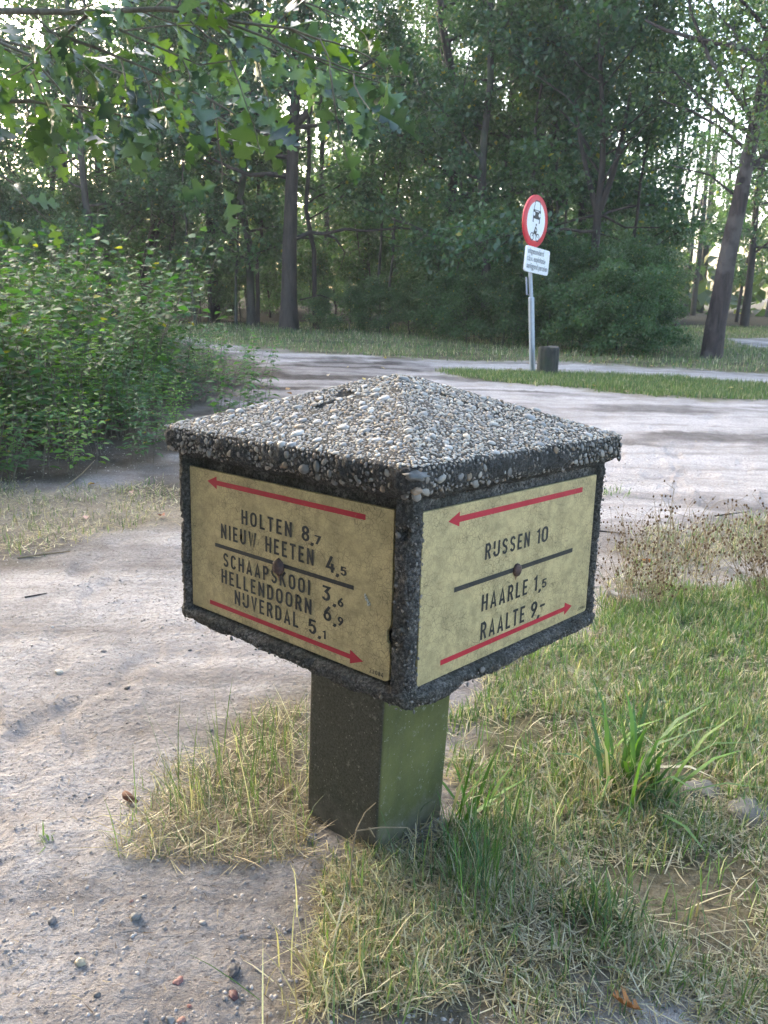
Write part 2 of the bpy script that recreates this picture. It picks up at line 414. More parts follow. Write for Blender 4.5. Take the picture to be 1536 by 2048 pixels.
q = scatter(pp((300, 676), (450, 690), (560, 700), (720, 712), (850, 720), (1000, 723), (1160, 728), (1300, 735), (1536, 748), (1900, 760), (2300, 715), (1900, 662), (1536, 655), (1380, 652), (1200, 668), (900, 655), (600, 645), (300, 650)), 60000)
q = patchy(q, .6, .34, 67)
k = poly_sd(q[:, 0], q[:, 1], G_PATH2) < 0; q = q[k]
grass('v', q, .09, .012, .62, G, .5, .6, 2, GREEN * np.array([.8, .8, .9]), STRAW * .8)
o = G.build('verge_grass', M_GRASS); tag(o, 'rough grass verge between the far path and the trees', kind='stuff')

# ================================================================== STONE MARKER
RB = np.array([[0.6754377476694632, -0.7369465218744486, 0.026337671126266338], [-0.13982250323670725, -0.16305702897382512, -0.9766586265890708], [0.7240397203274302, 0.6559895038789735, -0.21317657983182503]])
TB = np.array([0.03239169501862744, 0.23526824913434338, 1.0758852565459431])
CV = np.stack([cr_, -cu_, fw], 1)          # camera (right, down, forward) to world
RW = CV @ RB; TW = CV @ TB + CAM
u_, _, v_ = np.linalg.svd(RW); RW = u_ @ v_
MW = Matrix.Identity(4)
for i in range(3):
    for j in range(3): MW[i][j] = RW[i, j]
    MW[i][3] = TW[i]
marker = empty('stone_signpost', mw=MW)
tag(marker, 'squat concrete mushroom signpost with pebbled cap and brass plates on sand', 'signpost')

def concrete(name, dark, light, moss=None, pebble=True, mossk=.5):
    m = Mat(name); co = m.coord('Object')
    a = m.noise(co, 22, 6, .7); b = m.noise(co, 190, 5, .8); c5 = m.noise(co, 620, 3, .8)
    c = m.ramp(b, [(.40, dark), (.50, tuple((x + y) * .4 for x, y in zip(dark, light))), (.60, light)])
    c = m.mix(m.ramp(m.noise(co, 480, 3, .7), [(.38, .55), (.48, 0.)]), c, tuple(x * .5 for x in dark))
    c = m.mix(m.ramp(a, [(.3, .75), (.65, 0.)]), c, tuple(x * .55 for x in dark))
    h = m.math('ADD', m.math('MULTIPLY', b, 1.0), m.math('MULTIPLY', c5, .5))
    if pebble:
        vo = m.n('TexVoronoi'); vo.inputs['Scale'].default_value = 150; m.l(co, vo.inputs['Vector'])
        k = m.ramp(vo.outputs['Distance'], [(.22, 1.), (.34, 0.)])
        sel = m.n('SeparateColor'); m.l(vo.outputs['Color'], sel.inputs[0])
        k = m.math('MULTIPLY', k, m.ramp(sel.outputs[0], [(.5, 0.), (.55, 1.)]))
        pc = m.ramp(sel.outputs[1], [(.1, (.08, .07, .06)), (.5, (.17, .14, .11)), (.9, (.27, .24, .20))])
        c = m.mix(k, c, pc); h = m.math('ADD', h, m.math('MULTIPLY', k, .8))
    if moss:
        c = m.mix(m.ramp(m.noise(co, 9, 5, .6), [(.42, 0.), (.62, mossk)]), c, moss)
    return m.set(col=c, rough=.92, spec=.25, normal=m.bump(h, 1.0, .008))
M_CONC = concrete('concrete_body', (.075, .070, .062), (.38, .355, .32), (.055, .058, .038))
M_CAPC = concrete('concrete_cap', (.085, .079, .070), (.25, .235, .215), (.045, .048, .036), True, .3)

def n3(P, s, seed=0.0): return mnoise.noise(Vector((P[0] * s + seed, P[1] * s, P[2] * s)))
X0, Y0, X1, Y1 = -.006, -.006, .492, .513
def ring(x0, y0, x1, y1, r, nside, ncor):
    """rounded rectangle counter-clockwise; returns positions and outward normals, and the side index with place along it"""
    pts = []; nor = []; sd_ = []
    C = [(x0 + r, y0 + r, 180), (x1 - r, y0 + r, 270), (x1 - r, y1 - r, 0), (x0 + r, y1 - r, 90)]
    for k in range(4):
        cx, cy, a0 = C[k]
        for i in range(ncor + 1):
            a = math.radians(a0 + 90 * i / ncor); pts.append((cx + r * math.cos(a), cy + r * math.sin(a))); nor.append((math.cos(a), math.sin(a))); sd_.append(-1)
        nx, ny, na = C[(k + 1) % 4]; a = math.radians(a0 + 90)
        p0 = pts[-1]; p1 = (nx + r * math.cos(math.radians(na)), ny + r * math.sin(math.radians(na)))
        for i in range(1, nside):
            t = i / nside; pts.append((p0[0] + (p1[0] - p0[0]) * t, p0[1] + (p1[1] - p0[1]) * t)); nor.append((math.cos(a), math.sin(a))); sd_.append(k)
    return np.array(pts), np.array(nor), np.array(sd_)
PW, PH = .45, .2378
CLF, CRF = .03457, .01678
def sstep(a, b, x): t = np.clip((x - a) / (b - a), 0, 1); return t * t * (3 - 2 * t)
def build_body():
    P, N, S = ring(X0, Y0, X1, Y1, .014, 190, 8); n = len(P)
    zs = np.concatenate([[-.030, -.030, -.027, -.021], np.linspace(-.016, .262, 104)]); ins = [.20, .012, .004, .001] + [0] * 104; gr_ = np.random.default_rng(41)
    V = []
    for z, i_ in zip(zs, ins):
        for p, nn, s in zip(P, N, S):
            off = -i_
            # recess that holds the plate
            if s == 0: a = sstep(CRF - .008, CRF - .002, p[0]) * (1 - sstep(CRF + PW + .002, CRF + PW + .009, p[0]))
            elif s == 3: a = sstep(CLF - .008, CLF - .002, p[1]) * (1 - sstep(CLF + PW + .002, CLF + PW + .009, p[1]))
            elif s in (1, 2): a = 1 if .04 < (p[1] if s == 1 else p[0]) < .46 else 0
            else: a = 0
            az = sstep(-.012, -.001, z)
            off -= .014 * a * az
            off += .004 * (1 - az)              # the bottom band stands a little proud
            q = (p[0] + nn[0] * off, p[1] + nn[1] * off, z)
            if i_ < .1:
                d = n3(q, 13) * .0026 + n3(q, 41, 5) * .0016 * (1 + n3(q, 9, 60)) + n3(q, 150, 9) * .0010
                d += gr_.normal(0, .0008) * (1 - a * az * .8); ch = max(0, n3(q, 38, 33) - .28) * .03 * (1 - a * az)
                q = (q[0] + nn[0] * (d - ch), q[1] + nn[1] * (d - ch), z + (n3(q, 17, 71) * .004 + max(0, n3(q, 45, 7)) * .005 if z < -.01 else 0))
            V.append(q)
    V = np.array(V); m = len(zs)
    i = np.arange(m - 1)[:, None] * n; j = np.arange(n)[None]; j2 = (j + 1) % n
    F = np.stack([i + j, i + j2, i + n + j2, i + n + j], -1).reshape(-1, 4)
    V = np.vstack([V, [[.25, .25, -.030]]]); c = len(V) - 1
    T = np.array([[c, (k + 1) % n, k] for k in range(n)])
    mk('body', V, [F, T], M_CONC, marker, None, True)
build_body()
CX, CY, CA = .2550, .2590, .2745
def roof_z(x, y):
    t = max(abs(x - CX), abs(y - CY)) / (CA - .004); t = math.sqrt(t * t + .0022)
    return .397 - (.097) * min(t, 1.05) + .003 * 0
HOLES = []
def roofpt(px, py):   # roof point seen at that place of the photograph
    d = ray(px, py); o = CAM - TW; ob = RW.T @ o; db = RW.T @ d
    k = .9
    while k < 3:
        p = ob + db * k
        if p[2] < roof_z(p[0], p[1]) and abs(p[0] - CX) < CA: return p
        k += .0015
    return p
HOLES = [(roofpt(690, 788), .030, .013), (roofpt(640, 812), .018, .011), (roofpt(662, 805), .015, .010)]
for k in np.linspace(0, 1, 7): HOLES.append((roofpt(885 + 130 * k, 790 + 47 * k), .0125, .009))
def hole(x, y):
    v = 0
    for p, a, b in HOLES: v = max(v, 1 - math.hypot((x - p[0]) / a, (y - p[1]) / a))
    return max(0, v)
def build_cap():
    # radial grid of square rings: apex to the edge, down the band and in under the eave
    prof = [(t, None) for t in np.linspace(0.02, 1, 40)] 
    band = [(CA - .001, .2965), (CA + .001, .290), (CA + .001, .282), (CA, .273), (CA - .004, .266), (CA - .011, .259), (CA - .019, .253), (CA - .030, .250), (CA - .1, .249)]
    ns = 150; V = []; gb = np.random.default_rng(43)
    def sq(h, r):
        p, n, s = ring(CX - h, CY - h, CX + h, CY + h, r, ns, 5); return p, n
    rings = 0
    for t, _ in prof:
        h = (CA - .003) * t; p, n = sq(h, .002 + .020 * t ** 6 if h > .03 else h * .2)
        for q in p:
            z = roof_z(*q); z += n3((q[0], q[1], 0), 30) * .0022 + n3((q[0], q[1], 0), 120, 4) * .001 - hole(*q) * .006
            V.append((q[0], q[1], z))
        rings += 1
    for h, z in band:
        p, n = sq(h, .022)
        for q, nn in zip(p, n):
            d = n3((q[0], q[1], z), 24, 3) * .005 + n3((q[0], q[1], z), 80, 8) * .003 + gb.normal(0, .0011)
            V.append((q[0] + nn[0] * d, q[1] + nn[1] * d, z + n3((q[0], q[1], z), 40, 50) * .003))
        rings += 1
    n = len(p); V = np.array(V)
    i = np.arange(rings - 1)[:, None] * n; j = np.arange(n)[None]; j2 = (j + 1) % n
    F = np.stack([i + j, i + n + j, i + n + j2, i + j2], -1).reshape(-1, 4)
    V = np.vstack([V, [[CX, CY, roof_z(CX, CY)]], [[CX, CY, .249]]]); c = len(V) - 2; L0 = (rings - 1) * n
    T = np.array([[c, k, (k + 1) % n] for k in range(n)] + [[c + 1, L0 + (k + 1) % n, L0 + k] for k in range(n)])
    return mk('cap', V, [F, T], M_CAPC, marker, None, True)
cap = build_cap()

# pebbles
def ico(sub):
    import bmesh
    bm = bmesh.new(); bmesh.ops.create_icosphere(bm, subdivisions=sub, radius=1)
    V = np.array([v.co[:] for v in bm.verts]); F = np.array([[v.index for v in f.verts] for f in bm.faces]); bm.free(); return V, F
ICO1, ICO2 = ico(1), ico(2)
pm = Mat('pebble'); pa = pm.attr().outputs['Color']; pco = pm.coord('Object')
pn = pm.noise(pco, 900, 3, .7); pc_ = pm.mix(pm.ramp(pn, [(.3, .5), (.6, 0.)]), pa, pm.mix(1.0, pa, (.62, .6, .58), 'MULTIPLY'))
M_PEB = pm.set(col=pc_, rough=.62, spec=.4, normal=pm.bump(pn, .3, .0006))
PCOLS = np.array([[.42, .41, .39], [.36, .355, .34], [.50, .49, .46], [.30, .30, .295], [.46, .43, .38], [.40, .33, .26], [.24, .245, .245], [.56, .55, .52], [.38, .30, .22], [.19, .195, .195], [.46, .45, .44], [.33, .335, .34]])
PCOLS = PCOLS * np.array([1.10, 1.06, 1.00])
PWT = np.array([5, 5, 4, 4, 3, 1.6, 2.2, 2.5, .7, 1.2, 4, 3]); PWT = PWT / PWT.sum()
PEBV = []
for k in range(24):
    g = np.random.default_rng(500 + k); v = ICO2[0] * np.array([1, g.uniform(.6, .9), g.uniform(.32, .55)])
    v = v * (1 + .16 * np.sin(v @ g.normal(size=3) * 2.5 + g.random() * 6)[:, None]) ; PEBV.append(v.astype(float))
PEB1 = []
for k in range(12):
    g = np.random.default_rng(700 + k); v = ICO1[0] * np.array([1, g.uniform(.55, .9), g.uniform(.32, .6)])
    v = v * (1 + .2 * np.sin(v @ g.normal(size=3) * 3 + g.random() * 6)[:, None]); PEB1.append(v)
def place_pebbles():
    g = np.random.default_rng(77); cell = {}; out = []
    def ok(p, r, kk):
        c = tuple(np.floor(p / .02).astype(int))
        for a in (-1, 0, 1):
            for b in (-1, 0, 1):
                for d in (-1, 0, 1):
                    for (q, rq) in cell.get((c[0] + a, c[1] + b, c[2] + d), ()):
                        if abs(q[0]-p[0])+abs(q[1]-p[1])+abs(q[2]-p[2]) < 2*(r+rq) and math.dist(p, q) < (r + rq) * kk: return False
        cell.setdefault(c, []).append((tuple(p), r)); return True
    # roof: big ones first
    for r0_, r1_, tries, kk in ((.0080, .0110, 22, 1.2), (.0054, .0080, 330, 1.0), (.0036, .0054, 4200, .80), (.0022, .0036, 38000, .66)):
        for _ in range(tries):
            x = CX + (g.random() * 2 - 1) * (CA - .004); y = CY + (g.random() * 2 - 1) * (CA - .004); r = g.uniform(r0_, r1_)
            if hole(x, y) > .25 + g.random() * .3: continue
            p = np.array([x, y, roof_z(x, y)])
            if not ok(p, r, kk): continue
            dx, dy = x - CX, y - CY
            nrm = np.array([np.sign(dx) * .34, 0, 1]) if abs(dx) > abs(dy) else np.array([0, np.sign(dy) * .34, 1])
            out.append((p, nrm, r, 1.0))
    # band of the cap, four sides
    for r0_, r1_, tries, kk in ((.0075, .0105, 40, 1.3), (.0045, .0075, 1100, 1.0), (.0020, .0045, 15000, .85)):
        for _ in range(tries):
            s = g.integers(0, 4); u = (g.random() * 2 - 1) * (CA - .004); z = .262 + g.random() ** .8 * .036; r = g.uniform(r0_, r1_)
            zz = np.interp(z, [.25, .259, .266, .273], [-.02, -.011, -.004, 0.])
            h = CA + zz
            p = {0: (CX + u, CY - h, z), 1: (CX + h, CY + u, z), 2: (CX + u, CY + h, z), 3: (CX - h, CY + u, z)}[int(s)]
            nrm = {0: (0, -1, .1), 1: (1, 0, .1), 2: (0, 1, .1), 3: (-1, 0, .1)}[int(s)]
            # round the corners
            lx = p[0] - CX; ly = p[1] - CY
            if abs(lx) > CA - .022 and abs(ly) > CA - .022:
                cx_ = np.sign(lx) * (CA - .022); cy_ = np.sign(ly) * (CA - .022); a = math.atan2(ly - cy_, lx - cx_)
                p = (CX + cx_ + .022 * math.cos(a), CY + cy_ + .022 * math.sin(a), z); nrm = (math.cos(a), math.sin(a), .1)
            p = np.array(p)
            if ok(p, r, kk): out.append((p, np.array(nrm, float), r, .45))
    # worn corner pillar between the plates and scattered stones of the body rims
    for _ in range(1500):
        t = g.random(); r = .0014 + .0048 * g.random() ** 2.6
        if t < .35: 
            if g.random() < .5: p = (g.uniform(-.004, .012), -.0055, g.uniform(-.02, .235)); nrm = (0, -1, 0)
            else: p = (-.0055, g.uniform(-.004, .026), g.uniform(-.02, .235)); nrm = (-1, 0, 0)
        elif t < .65: p = (g.uniform(0, .485), -.010, g.uniform(-.026, -.012)); nrm = (0, -1, .2)
        elif t < .85: p = (-.010, g.uniform(0, .5), g.uniform(-.026, -.012)); nrm = (-1, 0, .2)
        else: p = (g.uniform(.475, .49), -.006, g.uniform(0, .235)); nrm = (0, -1, 0)
        p = np.array(p)
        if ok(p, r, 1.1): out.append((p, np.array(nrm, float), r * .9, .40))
    return out
PB = place_pebbles(); PB.sort(key=lambda a: -a[2])
def build_pebbles():
    g = np.random.default_rng(5)
    # front facing ones first among the large
    vis = [b for b in PB if (b[0][0] + b[0][1] < .62)]; visset = set(id(b) for b in vis[:300])
    singles = vis[:300]; rest = [b for b in PB if id(b) not in visset]
    meshes = {}
    for (p, nrm, r, br) in singles:
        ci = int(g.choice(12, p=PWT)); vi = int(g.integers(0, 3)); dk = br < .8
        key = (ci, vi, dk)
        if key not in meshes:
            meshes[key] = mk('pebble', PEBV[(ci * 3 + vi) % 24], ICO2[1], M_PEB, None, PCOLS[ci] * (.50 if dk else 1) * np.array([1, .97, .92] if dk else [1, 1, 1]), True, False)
        o = link_obj('pebble', meshes[key], cap if br != .40 else bpy.data.objects['body'])
        d = np.cross(nrm, runit(1, g)[0]); Fm = frames(d[None], nrm[None])[0]
        mm = Matrix.Identity(4)
        for i in range(3):
            for j in range(3): mm[i][j] = Fm[i, j] * r
            mm[i][3] = p[i] + nrm[i] * r * (.05 if br > .8 else -.12)
        o.matrix_local = mm
    G = Geo(); GB = Geo()
    for k in range(12):
        for bodyf in (False, True):
            sel = [b for i, b in enumerate(rest) if i % 12 == k and (b[3] == .40) == bodyf]
            if not sel: continue
            P = np.array([b[0] for b in sel]); Nn = np.array([b[1] for b in sel], float); r = np.array([b[2] for b in sel]); br = np.array([b[3] for b in sel])
            D = np.cross(Nn, runit(len(sel), g)); Fm = frames(D, Nn)
            V, Fc = stamp(PEB1[k], ICO1[1], Fm, P + Nn * (r * np.where(br > .8, .03, -.12))[:, None], r)
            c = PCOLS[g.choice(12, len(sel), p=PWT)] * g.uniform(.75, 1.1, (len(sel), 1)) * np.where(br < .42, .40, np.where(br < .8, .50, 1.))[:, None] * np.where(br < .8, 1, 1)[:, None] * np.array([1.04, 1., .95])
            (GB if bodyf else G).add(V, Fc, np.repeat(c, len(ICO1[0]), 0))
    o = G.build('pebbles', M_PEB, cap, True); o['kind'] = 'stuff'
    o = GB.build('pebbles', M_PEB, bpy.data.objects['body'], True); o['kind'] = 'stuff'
build_pebbles()

# post
mp_ = Mat('post_concrete'); co = mp_.coord('Object')
f1 = mp_.noise(co, 8, 5, .6); f2 = mp_.noise(co, 260, 4, .8); f3 = mp_.noise(mp_.coord('Object', (1, 1, .25), (0.5, 0.4, 0)), 40, 4, .7)
base = mp_.ramp(f2, [(.38, (.038, .038, .033)), (.62, (.10, .098, .086))])
geo_ = mp_.n('TexCoord'); sx = mp_.n('SeparateXYZ'); mp_.l(geo_.outputs['Normal'], sx.inputs[0])
alg = mp_.math('MULTIPLY', mp_.ramp(sx.outputs['Y'], [(.0, 1.), (.3, .05)]), mp_.ramp(f3, [(.3, .7), (.75, 1.)]))
nf = mp_.math('MULTIPLY', sx.outputs['Y'], -1.0); alg = mp_.math('MULTIPLY', mp_.ramp(nf, [(.4, .10), (.8, 1.)]), mp_.ramp(f3, [(.3, .95), (.8, .65)]))
green = mp_.ramp(f1, [(.3, (.070, .080, .022)), (.7, (.150, .150, .048))])
pc2 = mp_.mix(alg, base, green)
vo = mp_.n('TexVoronoi'); vo.inputs['Scale'].default_value = 95; mp_.l(co, vo.inputs['Vector'])
pc2 = mp_.mix(mp_.ramp(vo.outputs['Distance'], [(.07, .8), (.12, 0.)]), pc2, (.34, .33, .28))
dirt = mp_.n('SeparateXYZ'); mp_.l(co, dirt.inputs[0]); dz = mp_.math('ADD', dirt.outputs['Z'], mp_.math('MULTIPLY', mp_.noise(co, 30, 5, .7), .16))
pc2 = mp_.mix(mp_.ramp(mp_.math('ADD', dz, .52), [(.13, .85), (.24, 0.)]), pc2, (.22, .195, .17))
strk = mp_.noise(mp_.coord('Object', (1, 1, .06)), 55, 4, .7); pc2 = mp_.mix(mp_.ramp(strk, [(.30, .22), (.45, 0.)]), pc2, (.040, .042, .030))
chp = mp_.noise(co, 70, 5, .75); pc2 = mp_.mix(mp_.ramp(chp, [(.60, 0.), (.66, .6)]), pc2, (.25, .24, .20))
M_POST = mp_.set(col=pc2, rough=.85, spec=.3, normal=mp_.bump(f2, .35, .002))
def build_post():
    cx, cy, s, dx, dy, L = .234, .256, .0895, .0235, .0335, .62
    k = L / .392; G = Geo(); nz = 30; rows = []
    P, N, S = ring(-s, -s, s, s, .005, 24, 3); n = len(P); V = []
    for i in range(nz + 1):
        t = i / nz
        for p, nn in zip(P, N):
            x = cx + dx * k * t + p[0]; y = cy + dy * k * t + p[1]; z = -.02 - L * t
            d = n3((x, y, z), 60) * .0006
            V.append((x + nn[0] * d, y + nn[1] * d, z))
    i = np.arange(nz)[:, None] * n; j = np.arange(n)[None]; j2 = (j + 1) % n
    F = np.stack([i + j, i + n + j, i + n + j2, i + j2], -1).reshape(-1, 4)
    mk('post', np.array(V), F, M_POST, marker, None, True)
build_post()

# plates
def brass():
    m = Mat('brass_plate'); co = m.coord('Object')
    a = m.noise(co, 16, 5, .65); b = m.noise(co, 420, 4, .8)
    c = m.ramp(b, [(.3, (.40, .325, .155)), (.7, (.58, .48, .26))])
    c = m.mix(m.ramp(a, [(.34, .35), (.55, 0.)]), c, (.20, .165, .085))
    c = m.mix(m.ramp(m.noise(m.coord('Object', (1, 1, .3)), 45, 5, .7), [(.38, .35), (.55, 0.)]), c, (.13, .115, .06))
    vo = m.n('TexVoronoi'); vo.feature = 'DISTANCE_TO_EDGE'; vo.inputs['Scale'].default_value = 125; m.l(co, vo.inputs['Vector'])
    vo2 = m.n('TexVoronoi'); vo2.feature = 'DISTANCE_TO_EDGE'; vo2.inputs['Scale'].default_value = 60; m.l(m.coord('Object', (1, 1, 1), (.3, .2, .5)), vo2.inputs['Vector'])
    cr = m.math('MAXIMUM', m.math('MULTIPLY', m.ramp(vo.outputs['Distance'], [(.0, 1.), (.05, 0.)]), m.ramp(m.noise(co, 12, 3), [(.38, 0.), (.55, .75)])),
                m.math('MULTIPLY', m.ramp(vo2.outputs['Distance'], [(.0, 1.), (.02, 0.)]), m.ramp(m.noise(co, 7, 3), [(.4, 0.), (.6, .6)])))
    c = m.mix(cr, c, (.10, .085, .05))
    scr = m.noise(m.coord('Object', (1, 1, 1), (.2, .9, .35)), 3, 2)
    mps = m.coord('Object', (60, 60, 1.5), (.5, .35, .2)); sc1 = m.noise(mps, 7, 2, .5); c = m.mix(m.ramp(sc1, [(.73, 0.), (.76, .5)]), c, (.62, .56, .36))
    mpt = m.coord('Object', (1.5, 1.5, 50), (-.4, .3, .6)); sc2 = m.noise(mpt, 6, 2, .5); c = m.mix(m.ramp(sc2, [(.74, 0.), (.77, .45)]), c, (.14, .11, .06))
    vo3 = m.n('TexVoronoi'); vo3.inputs['Scale'].default_value = 110; m.l(co, vo3.inputs['Vector'])
    c = m.mix(m.ramp(vo3.outputs['Distance'], [(.05, .45), (.1, 0.)]), c, (.06, .05, .035))
    return m.set(col=c, rough=m.ramp(a, [(.3, .62), (.7, .46)]), metal=.35, spec=.4, normal=m.bump(b, .12, .0006))
M_BRASS = brass()
def paint(name, c, wear, sp=(.27, .23, .11)):
    m = Mat(name); co = m.coord('Object')
    k = m.ramp(m.noise(co, 180, 5, .8), [(.60, 0.), (.68, wear)])
    c0 = m.mix(m.ramp(m.noise(co, 30, 4), [(.35, .3), (.65, 0.)]), c, tuple(x * 1.5 + .02 for x in c))
    return m.set(col=m.mix(k, c0, sp), rough=.5, spec=.4)
M_RED = paint('paint_red', (.34, .010, .024), .6); M_BLACK = paint('paint_black', (.016, .018, .018), .45)
M_RUST = Mat('bolt_iron'); _c = M_RUST.coord('Object'); _f = M_RUST.noise(_c, 160, 5, .7)
M_RUST = M_RUST.set(col=M_RUST.ramp(_f, [(.3, (.028, .018, .017)), (.7, (.11, .058, .040))]), rough=.65, normal=M_RUST.bump(_f, .6, .002))

M_STAIN = paint('rust_stain', (.13, .060, .030), .5)
# stroke alphabet: unit box, width w, height 1
def arc(cx, cy, rx, ry, a0, a1, n=9):
    return [(cx + rx * math.cos(math.radians(a0 + (a1 - a0) * i / n)), cy + ry * math.sin(math.radians(a0 + (a1 - a0) * i / n))) for i in range(n + 1)]
T_ = .075
def O_(w): return arc(w / 2, .70, w / 2 - T_, .225, 180, 0, 10) + arc(w / 2, .30, w / 2 - T_, .225, 0, -180, 10) + [(T_, .70)]
def glyphs():
    g = {}
    a = T_
    g['H'] = (.46, [[(a, 0), (a, 1)], [(.46 - a, 0), (.46 - a, 1)], [(a, .5), (.46 - a, .5)]])
    g['O'] = (.50, [O_(.50)]); g['0'] = (.48, [O_(.48)]); g['D'] = (.47, [[(a, .075), (a, .925), (.22, .925)] + arc(.22, .70, .25 - a, .225, 90, 0, 6) + arc(.22, .30, .25 - a, .225, 0, -90, 6) + [(a, .075)]])
    g['L'] = (.38, [[(a, 1), (a, .075), (.38, .075)]])
    g['T'] = (.42, [[(0, .925), (.42, .925)], [(.21, .9), (.21, 0)]])
    g['E'] = (.39, [[(.39, .925), (a, .925), (a, .075), (.39, .075)], [(a, .51), (.34, .51)]])
    g['N'] = (.48, [[(a, 0), (a, 1)], [(.48 - a, 0), (.48 - a, 1)], [(a, .93), (.48 - a, .07)]])
    g['I'] = (.15, [[(a, 0), (a, 1)]])
    g['U'] = (.47, [[(a, 1), (a, .30)] + arc(.235, .30, .235 - a, .225, 180, 360, 8) + [(.47 - a, 1)]])
    g['W'] = (.64, [[(.07, 1), (.20, .03), (.32, .88), (.44, .03), (.57, 1)]])
    g['V'] = (.46, [[(.06, 1), (.23, .03), (.40, 1)]])
    g['A'] = (.48, [[(.06, 0), (.24, .96), (.42, 0)], [(.13, .27), (.35, .27)]])
    g['K'] = (.48, [[(a, 0), (a, 1)], [(.42, 1), (a, .45)], [(.19, .60), (.43, 0)]])
    g['P'] = (.44, [[(a, 0), (a, .925), (.22, .925)] + arc(.22, .70, .22 - a, .225, 90, -90, 8) + [(a, .475)]])
    g['R'] = (.46, [[(a, 0), (a, .925), (.22, .925)] + arc(.22, .71, .23 - a, .215, 90, -90, 8) + [(a, .495)], [(.24, .48), (.41, 0)]])
    g['S'] = (.45, [arc(.225, .70, .225 - a, .225, 15, 180, 8) + [(a + .01, .64), (.16, .53), (.30, .46), (.45 - a - .01, .34)] + arc(.225, .29, .225 - a, .215, 0, -165, 8)])
    g['C'] = (.45, [arc(.225, .70, .225 - a, .225, 10, 180, 8) + arc(.225, .30, .225 - a, .225, 180, 350, 8)])
    g['J'] = (.52, [[(a, 1), (a, .52)], [(a, .36), (a, .28)] + arc(.26, .28, .26 - a, .205, 180, 360, 8) + [(.52 - a, 1)]])   # the joined IJ of Dutch
    g['8'] = (.46, [arc(.23, .73, .20 - a * .8, .195, -90, 270, 14), arc(.23, .29, .23 - a, .215, 90, 450, 14)])
    g['7'] = (.42, [[(0, .925), (.36, .925), (.14, 0)]])
    g['4'] = (.46, [[(.30, 1), (.05, .28), (.46, .28)], [(.33, .55), (.33, 0)]])
    g['5'] = (.44, [[(.41, .925), (.10, .925), (.08, .55)] + arc(.215, .34, .225 - a, .265, 120, -160, 10)])
    g['3'] = (.44, [[(.03, .925), (.38, .925), (.20, .60)] + arc(.20, .33, .24 - a, .255, 85, -155, 10)])
    g['6'] = (.45, [[(.34, .98), (.11, .52)] + arc(.225, .31, .225 - a, .235, 160, -200, 14)])
    g['9'] = (.45, [[(.11, .02), (.34, .48)] + arc(.225, .69, .225 - a, .235, -20, 340, 14)])
    g['1'] = (.27, [[(.02, .76), (.17, .93), (.17, 0)]])
    g['2'] = (.44, [arc(.22, .70, .22 - a, .225, 160, -20, 8) + [(.06, .075), (.42, .075)]])
    g[','] = (.14, [[(.08, .16), (.09, .02), (.02, -.14)]]); g['-'] = (.30, [[(0, .45), (.30, .45)]])
    return g
GL = glyphs()
def ribbon(pts, t, z=0.):
    P = np.array(pts, float); closed = np.linalg.norm(P[0] - P[-1]) < 1e-6
    if closed: P = P[:-1]
    n = len(P); L, R_ = [], []
    for i in range(n):
        a = P[i] - P[i - 1] if (i > 0 or closed) else P[1] - P[0]; b = P[(i + 1) % n] - P[i] if (i < n - 1 or closed) else a
        a = a / (np.linalg.norm(a) + 1e-9); b = b / (np.linalg.norm(b) + 1e-9)
        na = np.array([-a[1], a[0]]); nb = np.array([-b[1], b[0]]); m = na + nb; m /= np.linalg.norm(m) + 1e-9
        k = min(1 / max(.35, m @ na), 1.8); L.append(P[i] + m * t * k); R_.append(P[i] - m * t * k)
    V = np.array([v for p in zip(L, R_) for v in p]); F = [[2 * i, 2 * i + 1, 2 * i + 3, 2 * i + 2] for i in range(n - 1)]
    if closed: F.append([2 * n - 2, 2 * n - 1, 1, 0])
    return np.c_[V, np.full(len(V), z)], np.array(F)
def text_geo(s, x0, x1, z0, z1, stroke=T_):
    """text fitted between x0 and x1, baseline z0 and cap height z1; returns flat geometry in the plate's (u, v) plane"""
    H = z1 - z0; w = sum(GL[c][0] if c != ' ' else .3 for c in s); n = len(s) - 1
    gap = ((x1 - x0) / H - w) / max(n, 1) if n else 0; sx_ = 1.0
    if n and gap < .06: gap = .08; sx_ = (x1 - x0) / H / (w + gap * n)
    if n and gap > .26: gap = .2; sx_ = (x1 - x0) / H / (w + gap * n)
    if not n: sx_ = (x1 - x0) / H / w
    G = Geo(); x = 0; k = 0
    for c in s:
        if c == ' ': x += .3 + gap; continue
        for st in GL[c][1]:
            V, F = ribbon(st, stroke * (1 if H > .016 else 1.05)); V[:, 0] = (V[:, 0] + x) * sx_; V[:, :2] *= H; V[:, 0] += x0; V[:, 1] += z0; V[:, 2] = k * 2.5e-5; k += 1
            G.add(V, F)
        x += GL[c][0] + gap
    return G
